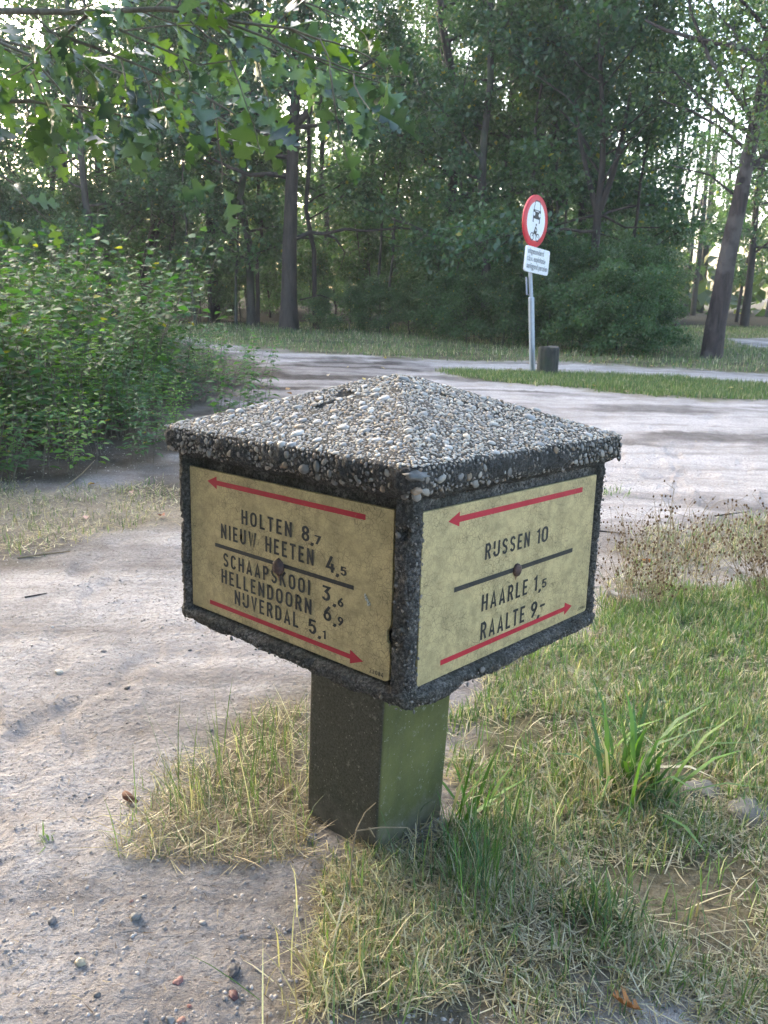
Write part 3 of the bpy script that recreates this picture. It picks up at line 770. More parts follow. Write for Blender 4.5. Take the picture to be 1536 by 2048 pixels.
def plate(side):
    # local frame: x = reading direction, y = up, z = out of the plate
    if side == 'L': O = (0, CLF + PW, 0); ex = (0, -1, 0); ez = (-1, 0, 0)
    else: O = (CRF, 0, 0); ex = (1, 0, 0); ez = (0, -1, 0)
    ey = (0, 0, 1); mm = Matrix.Identity(4)
    for i in range(3): mm[i][0] = ex[i]; mm[i][1] = ey[i]; mm[i][2] = ez[i]; mm[i][3] = O[i]
    import bmesh
    bm = bmesh.new(); c = .004
    out = [(0, c * .4), (c * .4, 0), (PW - c, 0), (PW, c), (PW, PH - c * .4), (PW - c * .4, PH), (c * .4, PH), (0, PH - c * .4)]
    if side == 'L': out = [(0, 0), (PW - .008, 0), (PW - .001, .004), (PW, .03), (PW - .002, .055), (PW - .006, .058), (PW - .007, .072), (PW - .002, .078), (PW, .083), (PW, PH), (0, PH)]
    vs = [bm.verts.new((x, y, 0)) for x, y in out]; f = bm.faces.new(vs)
    r = bmesh.ops.extrude_face_region(bm, geom=[f])
    for v in r['geom']:
        if isinstance(v, bmesh.types.BMVert): v.co.z -= .005
    bmesh.ops.recalc_face_normals(bm, faces=bm.faces)
    bmesh.ops.bevel(bm, geom=[e for e in bm.edges], offset=.0006, segments=1, affect='EDGES')
    me = bpy.data.meshes.new('plate'); bm.to_mesh(me); bm.free(); me.materials.append(M_BRASS)
    pl = link_obj('plate', me, marker); pl.matrix_local = mm
    pl['label'] = 'left brass plate with five place names' if side == 'L' else 'right brass plate with three place names'
    def flat(G, name, mat, lab=None, z=.00035):
        o = G.build(name, mat, pl); o.location = (0, 0, z)
        if lab: o['label'] = lab
    def arrow(tail, hb, tip, y, th, hw):
        G = Geo()
        G.add([(tail, y - th, 0), (hb, y - th, 0), (hb, y + th, 0), (tail, y + th, 0)], np.array([[0, 1, 2, 3]]))
        G.add([(hb, y - hw, 0), (tip, y, 0), (hb, y + hw, 0)], np.array([[0, 1, 2]])); flat(G, 'arrow', M_RED)
    def bar(x0, x1, y, th):
        G = Geo(); G.add([(x0, y - th, 0), (x1, y - th, 0), (x1, y + th, 0), (x0, y + th, 0)], np.array([[0, 1, 2, 3]])); flat(G, 'dividing_line', M_BLACK)
    mmv = .001
    if side == 'L':
        arrow(.400, .0735, .0487, .2195, .0039, .0103); arrow(.0495, .376, .4015, .0165, .0036, .0103)
        bar(.0665, .3807, .1175, .0031)
        rows = [[('HOLTEN', 135.6, 253.2, 164, 186.8), ('8', 274, 291, 164.5, 187), (',', 294, 299, 162.5, 179), ('7', 301.5, 314.5, 164.5, 177.5)],
                [('NIEUW HEETEN', 82.6, 300.6, 131.5, 155.5), ('4', 326, 343, 129.8, 153.2), (',', 346, 351, 128, 145), ('5', 354.5, 366.5, 130.4, 143)],
                [('SCHAAPSKOOI', 87.6, 293, 85.6, 108.5), ('3', 318, 335, 85.8, 108), (',', 341, 346, 83, 99), ('6', 350, 361.5, 84.2, 97.5)],
                [('HELLENDOORN', 82, 297, 57, 80.5), ('6', 321, 338, 56.6, 79), (',', 342, 347, 54, 70), ('9', 350.5, 362, 56, 69.5)],
                [('NJVERDAL', 116, 268, 29, 52.5), ('5', 290, 307, 28.6, 50.6), (',', 311, 316, 27, 43), ('1', 320.5, 327.5, 28, 40.5)]]
        num = ('22084', 413.8, 439.5, 4.6, 11.2); bolt = (.2255, .115)
    else:
        arrow(.405, .0763, .0517, .2180, .0042, .0103); arrow(.0477, .3755, .3995, .0208, .0038, .0108)
        bar(.0715, .3872, .1196, .0036)
        rows = [[('RJSSEN', 139.8, 254.5, 149, 172.8), ('1', 274.5, 285, 148.7, 173), ('0', 288, 307, 148.3, 173.5)],
                [('HAARLE', 138, 256.5, 72.6, 97.6), ('1', 275.5, 286, 72.8, 97.5), (',', 290, 295.5, 70, 88), ('5', 299, 312.5, 72.8, 87.5)],
                [('RAALTE', 138.8, 253.3, 29, 55.6), ('9', 271, 290, 29.5, 55.5), (',', 291.5, 297, 27, 45), ('-', 297.5, 312, 34, 56)]]
        num = ('22084', 421, 444, 6.5, 12); bolt = (.2225, .1185)
    for row in rows:
        place = row[0]; G = text_geo(place[0], *[v * mmv for v in place[1:]], .074); flat(G, 'place_name', M_BLACK)
        kk = 0
        for (c_, a, b, c0, d0) in row[1:]:
            g2 = text_geo(c_, a * mmv, b * mmv, c0 * mmv, d0 * mmv, .074 if c_ in '014356789' else .085); flat(g2, 'comma' if c_ == ',' else 'dash' if c_ == '-' else 'digit', M_BLACK, None, .00036 + kk * 1e-5); kk += 1
    G = text_geo(num[0], num[1] * mmv, num[2] * mmv, num[3] * mmv, num[4] * mmv, .06); flat(G, 'plate_number', M_BLACK)
    # bolt head
    V, F = ICO2; v = V * np.array([.0092, .0105, .0060]) + np.array([bolt[0], bolt[1], .002])
    if side == 'L': v = V * np.array([.0105, .0125, .0085]) * (1 + .18 * np.sin(V @ np.array([3., 2, 4]))[:, None]) + np.array([bolt[0], bolt[1] - .001, .002])
    mk('bolt', v, F, M_RUST, pl, None, True)
    G = Geo(); g = np.random.default_rng(9 if side == 'L' else 10); n_ = 12; hh = .020 if side == 'L' else .013; t = np.linspace(0, 1, n_)
    wd = (.0065 if side == 'L' else .0035) * (1 - t ** 1.6) * g.uniform(.8, 1.15, n_); V = np.array([v for k in range(n_) for v in ((bolt[0] - wd[k], bolt[1] - .004 - hh * t[k], 0), (bolt[0] + wd[k] * .9, bolt[1] - .004 - hh * t[k], 0))])
    G.add(V, np.array([[2 * k, 2 * k + 2, 2 * k + 3, 2 * k + 1] for k in range(n_ - 1)])); flat(G, 'rust_stain', M_STAIN, None, .00060)
    if side == 'L':
        g = np.random.default_rng(3); G = Geo(); nb = 15
        for k in range(9):
            cx_, cy_ = .4005 + k * .0014 + g.normal(0, .001), .1145 - k * .0019 + g.normal(0, .001); r = g.uniform(.0012, .0036)
            a = np.linspace(0, 2 * math.pi, nb + 1)[:-1]; rr_ = r * g.uniform(.5, 1.2, nb)
            V = np.c_[cx_ + rr_ * np.cos(a) * .8, cy_ + rr_ * np.sin(a) * 1.3, np.full(nb, k * 1.5e-5)]; V = np.vstack([V, [[cx_, cy_, k * 1.5e-5 + .0006]]])
            G.add(V, np.array([[nb, i, (i + 1) % nb] for i in range(nb)]))
        m = Mat('flaked_patch'); m.set(col=m.ramp(m.noise(m.coord('Object'), 600, 3), [(.35, (.14, .15, .10)), (.65, (.55, .56, .50))]), rough=.6)
        o = G.build('flaked_patch', m.m, pl); o.location = (0, 0, .0005)
    return pl
plate('L'); plate('R')
# the broken aggregate stone on the front corner of the cap
def rock(name, loc, s, col, parent=None, seed=0, mat=None, rot=0):
    V, F = ico(3); g = np.random.default_rng(seed); o3 = g.normal(size=(4, 3))
    d = 1 + sum(.10 * np.sin(V @ (o * (1.5 + i)) * 1.6 + i) for i, o in enumerate(o3))
    v = V * d[:, None] * np.asarray(s); ob = mk(name, v, F, mat or M_PEB, parent, np.array(col), False)
    ob.location = loc; ob.rotation_euler = (0, 0, rot); return ob
rock('pebble', (CX - CA + .010, CY - CA + .0085, .2885), (.014, .014, .0075), (.15, .15, .14), cap, 4, None, .78)
rock('pebble', (CX - CA + .008, CY - CA + .006, .2705), (.0075, .0075, .005), (.30, .22, .15), cap, 5, None, .78)

# ================================================================== LEAF TEMPLATES
def lobed_half():
    return [(.0, .006), (.06, .03), (.13, .10), (.20, .21), (.225, .15), (.27, .20), (.29, .075), (.36, .065), (.43, .22), (.50, .37), (.52, .27), (.60, .36), (.585, .17), (.60, .075), (.68, .085), (.76, .24), (.80, .17), (.86, .22), (.85, .09), (.91, .075), (.95, .09), (1.0, .0)]
def leaf_lobed(fold=.25, curl=.15):
    h = lobed_half(); n = len(h); mx = [min(max(p[0], 0), 1) for p in h]
    mx = list(np.maximum.accumulate(np.array(mx)))
    z = lambda x, y: fold * abs(y) - curl * x * x
    V = [(x, 0, z(x, 0)) for x in mx]; A = [(x, y, z(x, y) + .015 * math.sin(x * 19)) for x, y in h]; B = [(x, -y * .94, z(x, y) - .015 * math.sin(x * 17)) for x, y in h]
    V = V + A + B; T = []
    for i in range(n - 1):
        T += [(i, i + 1, n + i), (i + 1, n + i + 1, n + i), (i, 2 * n + i, i + 1), (i + 1, 2 * n + i, 2 * n + i + 1)]
    V = np.array(V); T = np.array([t for t in T if np.linalg.norm(np.cross(V[t[1]] - V[t[0]], V[t[2]] - V[t[0]])) > 1e-6])
    return V, T
# simple pointed leaf (6 tris), and a far leaf (2 tris)
LF_V = np.array([(0, 0, 0), (.35, .26, .07), (.35, -.26, .07), (.7, .17, .03), (.7, -.17, .03), (1, 0, -.10), (.5, 0, -.01)], float)
LF_F = np.array([(0, 6, 1), (0, 2, 6), (1, 6, 3), (2, 4, 6), (3, 6, 5), (6, 4, 5)])
LN_V = LF_V * np.array([1, .62, 1]); RD_V = LF_V * np.array([1, 1.45, 1])
FAR_V = np.array([(0, 0, 0), (.5, .34, .08), (1, 0, -.05), (.5, -.34, .08)], float); FAR_F = np.array([(0, 1, 2), (0, 2, 3)])
def add_leaves(G, P, D, Nn, S, cols, tv, tf):
    V, F = stamp(tv, tf, frames(D, Nn), P, S); G.add(V, F, np.repeat(cols, len(tv), 0))
def lcol(n, base, var=.25, yel=.03, g=rng):
    c = np.array(base)[None] * g.uniform(1 - var, 1 + var, (n, 1)) * g.uniform(.9, 1.1, (n, 3))
    y = g.random(n) < yel; c[y] = np.array([.30, .26, .05]) * g.uniform(.6, 1.1, (int(y.sum()), 1)); return c

# ================================================================== TREES
def wobble(p0, d0, L, n, g, amp=.12, up=0.0):
    P = [np.array(p0, float)]; d = np.array(d0, float); d /= np.linalg.norm(d)
    for i in range(n):
        d = d + g.normal(0, amp, 3) + np.array([0, 0, up]); d /= np.linalg.norm(d); P.append(P[-1] + d * L / n)
    return np.array(P)
def make_tree(seed, H, r, base, spread, limbs, leafn, leafs, color, bark, lean=(0, 0), sig=.24, path=None, tmpl=(FAR_V, FAR_F), extra=None, names=('trunk', 'crown'), flat=.6, yel=.012, top=1.0, sides=10, limb_up=.06):
    g = np.random.default_rng(seed); T = Geo(); C = Geo()
    if path is None:
        n = 12; z = np.linspace(-.15, H, n)
        path = np.c_[lean[0] * (z / H) ** 1.2 * 1.0 if lean[0] else z * 0, z * 0, z]
        path = np.c_[np.sign(lean[0]) * abs(lean[0]) * np.clip(z / H, 0, 1) ** 1.1, np.sign(lean[1]) * abs(lean[1]) * np.clip(z / H, 0, 1) ** 1.1, z]
        path[2:, :2] += np.cumsum(g.normal(0, H * .008, (n - 2, 2)), 0)
    s = np.linspace(0, 1, len(path)); rad = r * (1 - .75 * s) * (1 + .25 * np.exp(-s * 22)); V, F = tube(path, rad, sides); T.add(V, F)
    pts = []; zz = path[:, 2]
    for i in range(limbs):
        h = base + (H * .97 - base) * ((i + g.random()) / limbs)
        p0 = np.array([np.interp(h, zz, path[:, k]) for k in range(3)]); a = g.uniform(0, 6.283)
        k = 1 - (h - base) / (H - base + 1e-6); L = spread * (.35 + .65 * k ** .7) * g.uniform(.7, 1.15) * top
        el = g.uniform(-.05, .55) + .5 * (1 - k)
        lp = wobble(p0, (math.cos(a) * math.cos(el), math.sin(a) * math.cos(el), math.sin(el)), L, 6, g, .13, limb_up - .05 * k)
        rl = max(.006, np.interp(h, zz, rad) * .42); V, F = tube(lp, np.linspace(rl, .006, 7), 5); T.add(V, F)
        for j in range(5):
            t = .25 + .75 * (j + g.random()) / 5; q = lp[min(int(t * 6), 5)] * (1 - (t * 6 % 1)) + lp[min(int(t * 6) + 1, 6)] * (t * 6 % 1)
            dd = (lp[-1] - lp[0]) / L + g.normal(0, .55, 3) * np.array([1, 1, .6]); sp = wobble(q, dd, L * .38 * (1.1 - t * .4), 4, g, .2, -.03)
            V, F = tube(sp, np.linspace(rl * .4 + .003, .003, 5), 3); T.add(V, F); pts.append(sp[1:]); pts.append((sp[1:] + sp[:-1]) / 2)
    if extra: extra(T, pts, g)
    pts = np.concatenate(pts)
    ctr = pts[g.integers(0, len(pts), leafn)]; P = ctr + g.normal(0, sig, (leafn, 3)) * np.array([1, 1, flat])
    P = P[P[:, 2] > .12]; n_ = len(P)
    D = g.normal(0, 1, (n_, 3)) + np.array([0, 0, -.35]); Nn = g.normal(0, .55, (n_, 3)) + np.array([0, 0, 1.0])
    add_leaves(C, P, D, Nn, leafs * g.uniform(.6, 1.25, n_), lcol(n_, color, .3, yel, g), *tmpl)
    return T.build('trunk', bark, None, True, False), C.build('crown', M_LEAF, None, False, False)
def put_tree(meshes, loc, rz=0, s=1.0, name='tree', label='', group=None, cat='tree'):
    r_ = empty(name, loc, rz); r_.scale = (s, s, s)
    link_obj('trunk', meshes[0], r_); link_obj('crown', meshes[1], r_); tag(r_, label, cat, group); return r_
DG = (.054, .102, .054); MG = (.072, .124, .060); BG = (.054, .108, .074); LGN = (.108, .155, .082)

# tree kinds of the forest (each mesh pair is shared by its copies)
K = {}
K['tall1'] = make_tree(1, 13, .14, 2.2, 3.3, 24, 9500, .14, DG, M_BARK)
K['tall2'] = make_tree(2, 12, .11, 1.4, 2.9, 24, 9500, .13, MG, M_BARKG)
K['tall3'] = make_tree(3, 14, .16, 3.2, 3.6, 22, 9500, .15, BG, M_BARK)
K['slim1'] = make_tree(4, 9, .055, 1.5, 1.7, 18, 6500, .12, MG, M_BARK, (.6, .3))
K['slim2'] = make_tree(5, 8, .045, 2.2, 1.4, 14, 4500, .12, DG, M_BARKG, (-.7, .2))
K['birch'] = make_tree(6, 11, .07, 3.0, 1.9, 20, 8000, .09, LGN, M_BARKB, (.3, 0))
K['bush1'] = make_tree(7, 2.6, .03, .15, 1.5, 16, 9000, .10, MG, M_BARKG, sig=.2)
K['bush2'] = make_tree(8, 3.6, .04, .25, 1.6, 18, 11000, .095, MG, M_BARK, sig=.24)
K['far1'] = make_tree(9, 15, .16, 1.0, 4.2, 22, 6500, .22, LGN, M_BARKG, sig=.4)

def oak_extra(T, pts, g):
    pass
big_pos = gcol(579, 19.5)
# the big dark oak behind the road: limbs where the photograph shows them, crown from about four metres up
def big_limb(T, pts, g, pix, dist, r1, leaf=True, base=None):
    P = np.array([at(px, py, dist) for px, py in pix]) - base; V, F = tube(P, np.linspace(r1, r1 * .35, len(P)), 6); T.add(V, F)
    if leaf: pts.append(P[len(P) // 2:])
def ex_big(T, pts, g):
    for pix, r1, lf in (([(572, 352), (540, 348), (500, 350), (460, 335), (420, 315)], .07, True), ([(590, 478), (620, 465), (650, 468), (690, 458), (730, 462), (800, 456), (860, 462)], .055, False),
                        ([(650, 468), (672, 478), (690, 505), (680, 540)], .035, False), ([(592, 250), (640, 200), (700, 150), (760, 110)], .09, True), ([(575, 260), (520, 200), (450, 150)], .08, True),
                        ([(600, 600), (640, 590), (670, 602)], .02, False)):
        big_limb(T, pts, g, pix, 19.5, r1, lf, big_pos)
path = np.array([at(px, py, 19.5) for px, py in ((578, 662), (578, 600), (579, 500), (582, 400), (586, 300), (590, 200), (592, 80), (590, -80), (592, -260))]) - big_pos
K['oak'] = make_tree(20, 10.8, .20, 3.6, 4.2, 26, 17000, .14, BG, M_BARK, path=path, extra=ex_big, sides=14)
put_tree(K['oak'], big_pos, 0, 1, 'oak_tree', 'thick straight dark trunk with bare side limbs at the forest edge behind the road')
# forked tree right of the sign
fp = gcol(1188, 16.5)
def ex_fork(T, pts, g):
    for pix, r1 in (([(1195, 430), (1175, 350), (1160, 280), (1150, 200)], .06), ([(1200, 420), (1225, 350), (1245, 270), (1262, 180)], .07), ([(1180, 300), (1150, 250), (1120, 220)], .03), ([(1205, 430), (1250, 455), (1320, 455)], .03)):
        big_limb(T, pts, g, pix, 16.5, r1, True, fp)
path = np.array([at(px, py, 16.5) for px, py in ((1183, 672), (1186, 590), (1190, 500), (1196, 420), (1205, 330), (1206, 240), (1200, 120), (1190, -40))]) - fp
K['fork'] = make_tree(21, 7.4, .10, 1.9, 2.8, 24, 15000, .12, (.060, .118, .070), M_BARK, path=path, extra=ex_fork, sides=10)
put_tree(K['fork'], fp, 0, 1, 'oak_tree', 'forked young tree with dark trunk rising behind the round traffic sign on its right')
# leaning tree at the right edge
lp_ = gp(1423, 716)
ld = math.hypot(lp_[0], lp_[1])
def ex_lean(T, pts, g):
    for pix, r1 in (([(1530, 130), (1480, 95), (1400, 80), (1330, 60), (1290, 40)], .05), ([(1495, 300), (1440, 255), (1380, 220), (1320, 200)], .03), ([(1530, 100), (1560, 0), (1580, -100)], .06), ([(1500, 230), (1420, 120), (1380, 20), (1370, -80)], .04), ([(1480, 400), (1420, 350), (1340, 330)], .022)):
        big_limb(T, pts, g, pix, ld, r1, True, lp_)
path = np.array([at(px, py, ld) for px, py in ((1421, 730), (1423, 712), (1431, 650), (1443, 590), (1452, 530), (1466, 460), (1480, 400), (1492, 330), (1507, 265), (1522, 190), (1537, 110), (1550, 0), (1556, -140), (1560, -300))]) - lp_
K['lean'] = make_tree(22, 7.2, .175, 2.6, 2.6, 26, 19000, .075, (.10, .145, .065), M_BARKR, path=path, extra=ex_lean, sides=16, sig=.26, flat=.9)
put_tree(K['lean'], lp_, 0, 1, 'leaning_tree', 'rough barked tree leaning right on the grass at the right edge')

def_trees = [  # column in the photograph, distance, kind, scale, turn
    (292, 24, 'tall3', 1.0, 1.0, 'thick dark trunk standing in shade above the left weeds'),
    (147, 27, 'tall1', 1.0, 2.0, 'dark upright tree left of the thick shaded trunk above the weeds'),
    (514, 22, 'slim1', 1.0, .5, 'thin straight tree just left of the big oak trunk'),
    (632, 20.2, 'slim1', 1.15, 3.3, 'thin curved tree close right of the big oak trunk'),
    (971, 17.5, 'tall2', .9, 4.0, 'slender dark tree left of the round traffic sign'),
    (1078, 19, 'tall1', .95, 5.0, 'dark tree whose stem stands directly behind the sign pole'),
    (848, 27, 'birch', 1.0, .0, 'pale birch stem in the middle of the forest'),
]
for px, dd, kk, s, rz, lab in def_trees: put_tree(K[kk], gcol(px, dd), rz, s, 'birch_tree' if kk == 'birch' else 'forest_tree', lab)
g = np.random.default_rng(90)
cnt = 0
rows = [(21.5, 190, 4), (24.5, 170, 3), (29, 150, 3), (36, 140, 2)]
for dist, step, kx in rows:
    for px in np.arange(-420, 2000, step):
        x = px + g.uniform(-.4, .4) * step; dd = dist + g.uniform(-1.3, 1.8)
        if 1290 < x < 2000 and dd < 37: continue
        if dd < 34 and (-140 < x < 110 or (1180 < x < 1290 and dd > 22)): continue
        if abs(x - 579) < 45 and dd < 26: continue
        kind = ['tall1', 'tall2', 'tall3', 'slim1', 'slim2', 'tall2'][int(g.integers(0, 6))] if dd > 23 else ['slim1', 'slim2', 'tall2'][int(g.integers(0, 3))]
        if dd > 36: kind = ['far1', 'tall1', 'birch'][int(g.integers(0, 3))]
        put_tree(K[kind], gcol(x, dd), g.uniform(0, 6.28), g.uniform(.8, 1.15), 'birch_tree' if kind == 'birch' else 'forest_tree',
                 'pale stemmed birch among the forest trees behind the road' if kind == 'birch' else 'dark leafy forest tree %s, %s' % (('left of the big oak' if x < 560 else 'between the big oak and the traffic sign' if x < 1040 else 'right of the traffic sign'), ('near the road' if dd < 26 else 'deep in the wood')), 'birches in the forest' if kind == 'birch' else 'forest trees %s %s' % (('left' if x < 560 else 'middle' if x < 1040 else 'right'), ('front' if dd < 26 else 'back'))); cnt += 1
# trees across the small field on the right
for px, dd, kk, s in ((1330, 40, 'tall2', 1), (1475, 36, 'slim1', 1.2), (1492, 30, 'tall1', .9), (1560, 38, 'tall2', 1.1), (1640, 33, 'tall3', 1), (1760, 36, 'far1', 1), (1540, 48, 'far1', 1.1), (1900, 38, 'tall1', 1)):
    put_tree(K[kk], gcol(px, dd), px, s, 'field_tree', 'green tree beyond the small field on the right', None if False else 'cat' and 'trees beyond the field on the right')
# undergrowth in front of the forest, right of centre
under = [(640, 19.8, 'bush1', .3), (700, 19.2, 'bush1', .35), (760, 18.6, 'bush1', .4), (820, 18.0, 'bush2', .3), (880, 17.2, 'bush1', .45), (935, 16.4, 'bush1', .42), (985, 16.8, 'bush2', .36), (1010, 15.4, 'bush1', .40), (1060, 15.8, 'bush2', .40), (1100, 14.8, 'bush1', .45),
         (1150, 14.2, 'bush1', .42), (1165, 15.6, 'bush2', .45), (1205, 14.0, 'bush1', .48), (1250, 13.9, 'bush1', .42), (1240, 15.2, 'bush2', .46), (1290, 14.3, 'bush1', .46), (1300, 15.6, 'bush2', .42), (1330, 14.9, 'bush1', .32), (1120, 17.2, 'bush2', .5), (1040, 18, 'bush2', .5), (950, 18.8, 'bush2', .5), (870, 20, 'bush2', .6),
         (620, 22, 'bush2', .5), (480, 24, 'bush1', .6), (400, 23, 'bush2', .6), (300, 26, 'bush2', .9), (200, 24, 'bush2', .9), (100, 22, 'bush2', .8), (0, 22, 'bush2', .9), (740, 24, 'bush2', .8), (830, 25, 'bush2', .8), (1000, 22, 'bush2', .5), (1150, 21, 'bush2', .5), (540, 27, 'bush2', .9)]
for px, dd, kk, s_ in ((905, 18.2, 'slim2', .8), (1035, 17.2, 'slim1', .85), (1120, 18.4, 'slim2', .9), (1265, 17.5, 'slim1', .75), (1010, 20.5, 'tall2', .9), (760, 20.5, 'slim2', .9), (470, 21, 'slim2', .85), (420, 22.5, 'slim1', 1.0), (1150, 22, 'tall1', .9), (340, 23, 'slim1', 1.1)):
    put_tree(K[kk], gcol(px, dd), px * .37, s_, 'young_tree', 'slim young tree with low foliage at the edge of the forest', 'young trees at the forest edge')
gg = np.random.default_rng(17)
for k in range(34): under.append((-250 + k * 62 + gg.uniform(-20, 20), gg.uniform(30, 40), 'bush2', gg.uniform(.8, 1.4)))
under = [u for u in under if not (1310 < u[0] < 1900 and u[1] > 25)]
for px, dd, kk, s in under:
    reg = 'far' if dd > 28 else 'oak' if px < 600 else 'mid' if px < 1000 else 'sign' if px < 1130 else 'lean'
    lab, grp = {'far': ('distant shrub in the shade deep inside the forest', 'shrubs deep in the forest'), 'oak': ('dark shrub in the forest left of the big oak trunk', 'shrubs left of the big oak'),
                'mid': ('low green shrub between the big oak trunk and the traffic sign', 'shrubs between the oak and the sign'), 'sign': ('low green shrub directly behind the traffic sign and stump', 'shrubs behind the sign'),
                'lean': ('leafy green shrub between the traffic sign and the leaning tree', 'shrubs between the sign and the leaning tree')}[reg]
    put_tree(K[kk], gcol(px, dd), px * 1.7, s, 'undergrowth_shrub', lab, grp, 'shrub')

# the wood goes on unseen round the clearing; trees added to block frontal light
g = np.random.default_rng(91)
for k in range(20):
    a = math.radians(-62 - k * 8.4) if k < 16 else math.radians(50 + (k - 16) * 12)
    dd = g.uniform(6.5, 8.5) if -175 < math.degrees(a) < -60 else g.uniform(13, 18)
    put_tree(K[['tall1', 'tall2', 'tall3'][k % 3]], (dd * math.sin(a), dd * math.cos(a), 0), g.uniform(0, 6.28), g.uniform(.85, 1.1), 'light_block_tree', 'unseen leafy tree added round the clearing to block light', 'trees added round the clearing')

for k in range(15):  # unseen low shrubs added at left to darken the marker's left face
    a = math.radians(-66 - k * 8.2); dd = g.uniform(5.2, 6.6); put_tree(K[['bush2', 'bush1'][k % 2]], (dd * math.sin(a), dd * math.cos(a), 0), g.uniform(0, 6.28), g.uniform(.8, 1.2), 'light_block_shrub', 'unseen leafy shrub added beside the camera to block low light', 'shrubs added round the clearing', 'shrub')

# far wood beyond the trees
def far_wood():
    g = np.random.default_rng(44); G = Geo(); n = 30000
    az = g.uniform(-.80, .80, n); r = g.uniform(48, 66, n)
    z = g.random(n) ** 1.15 * 17
    top = 6.5 + 6.5 * vn(az * 14, r * .1, 3) + 2.5 * vn(az * 45, r * .2, 4)
    top = np.where((az > .29) & (az < .46), top * .5, top); top = np.where(az < -.30, top * .55, top)
    k = (z < top) & (vn(az * 60, z * .8, 6) + g.random(n) * .35 > .42); az, r, z = az[k], r[k], z[k]; n = len(z)
    P = np.c_[r * np.sin(az), r * np.cos(az), z]
    add_leaves(G, P, g.normal(size=(n, 3)), g.normal(0, .6, (n, 3)) + [0, 0, .6], g.uniform(.45, 1.0, n), lcol(n, (.075, .105, .045), .35, .06, g), FAR_V, FAR_F)
    for _ in range(90):
        a = g.uniform(-.78, .78); rr_ = g.uniform(44, 60); x, y = rr_ * math.sin(a), rr_ * math.cos(a)
        V, F = tube(np.array([(x, y, -.2), (x + g.normal(0, .2), y, 5), (x + g.normal(0, .5), y, 11)]), [.16, .12, .06], 5); G.add(V, F, np.array([.05, .045, .04]))
    o = G.build('far_woodland', M_LEAF); tag(o, 'mass of distant woodland seen between the nearer trunks', kind='stuff')
far_wood()

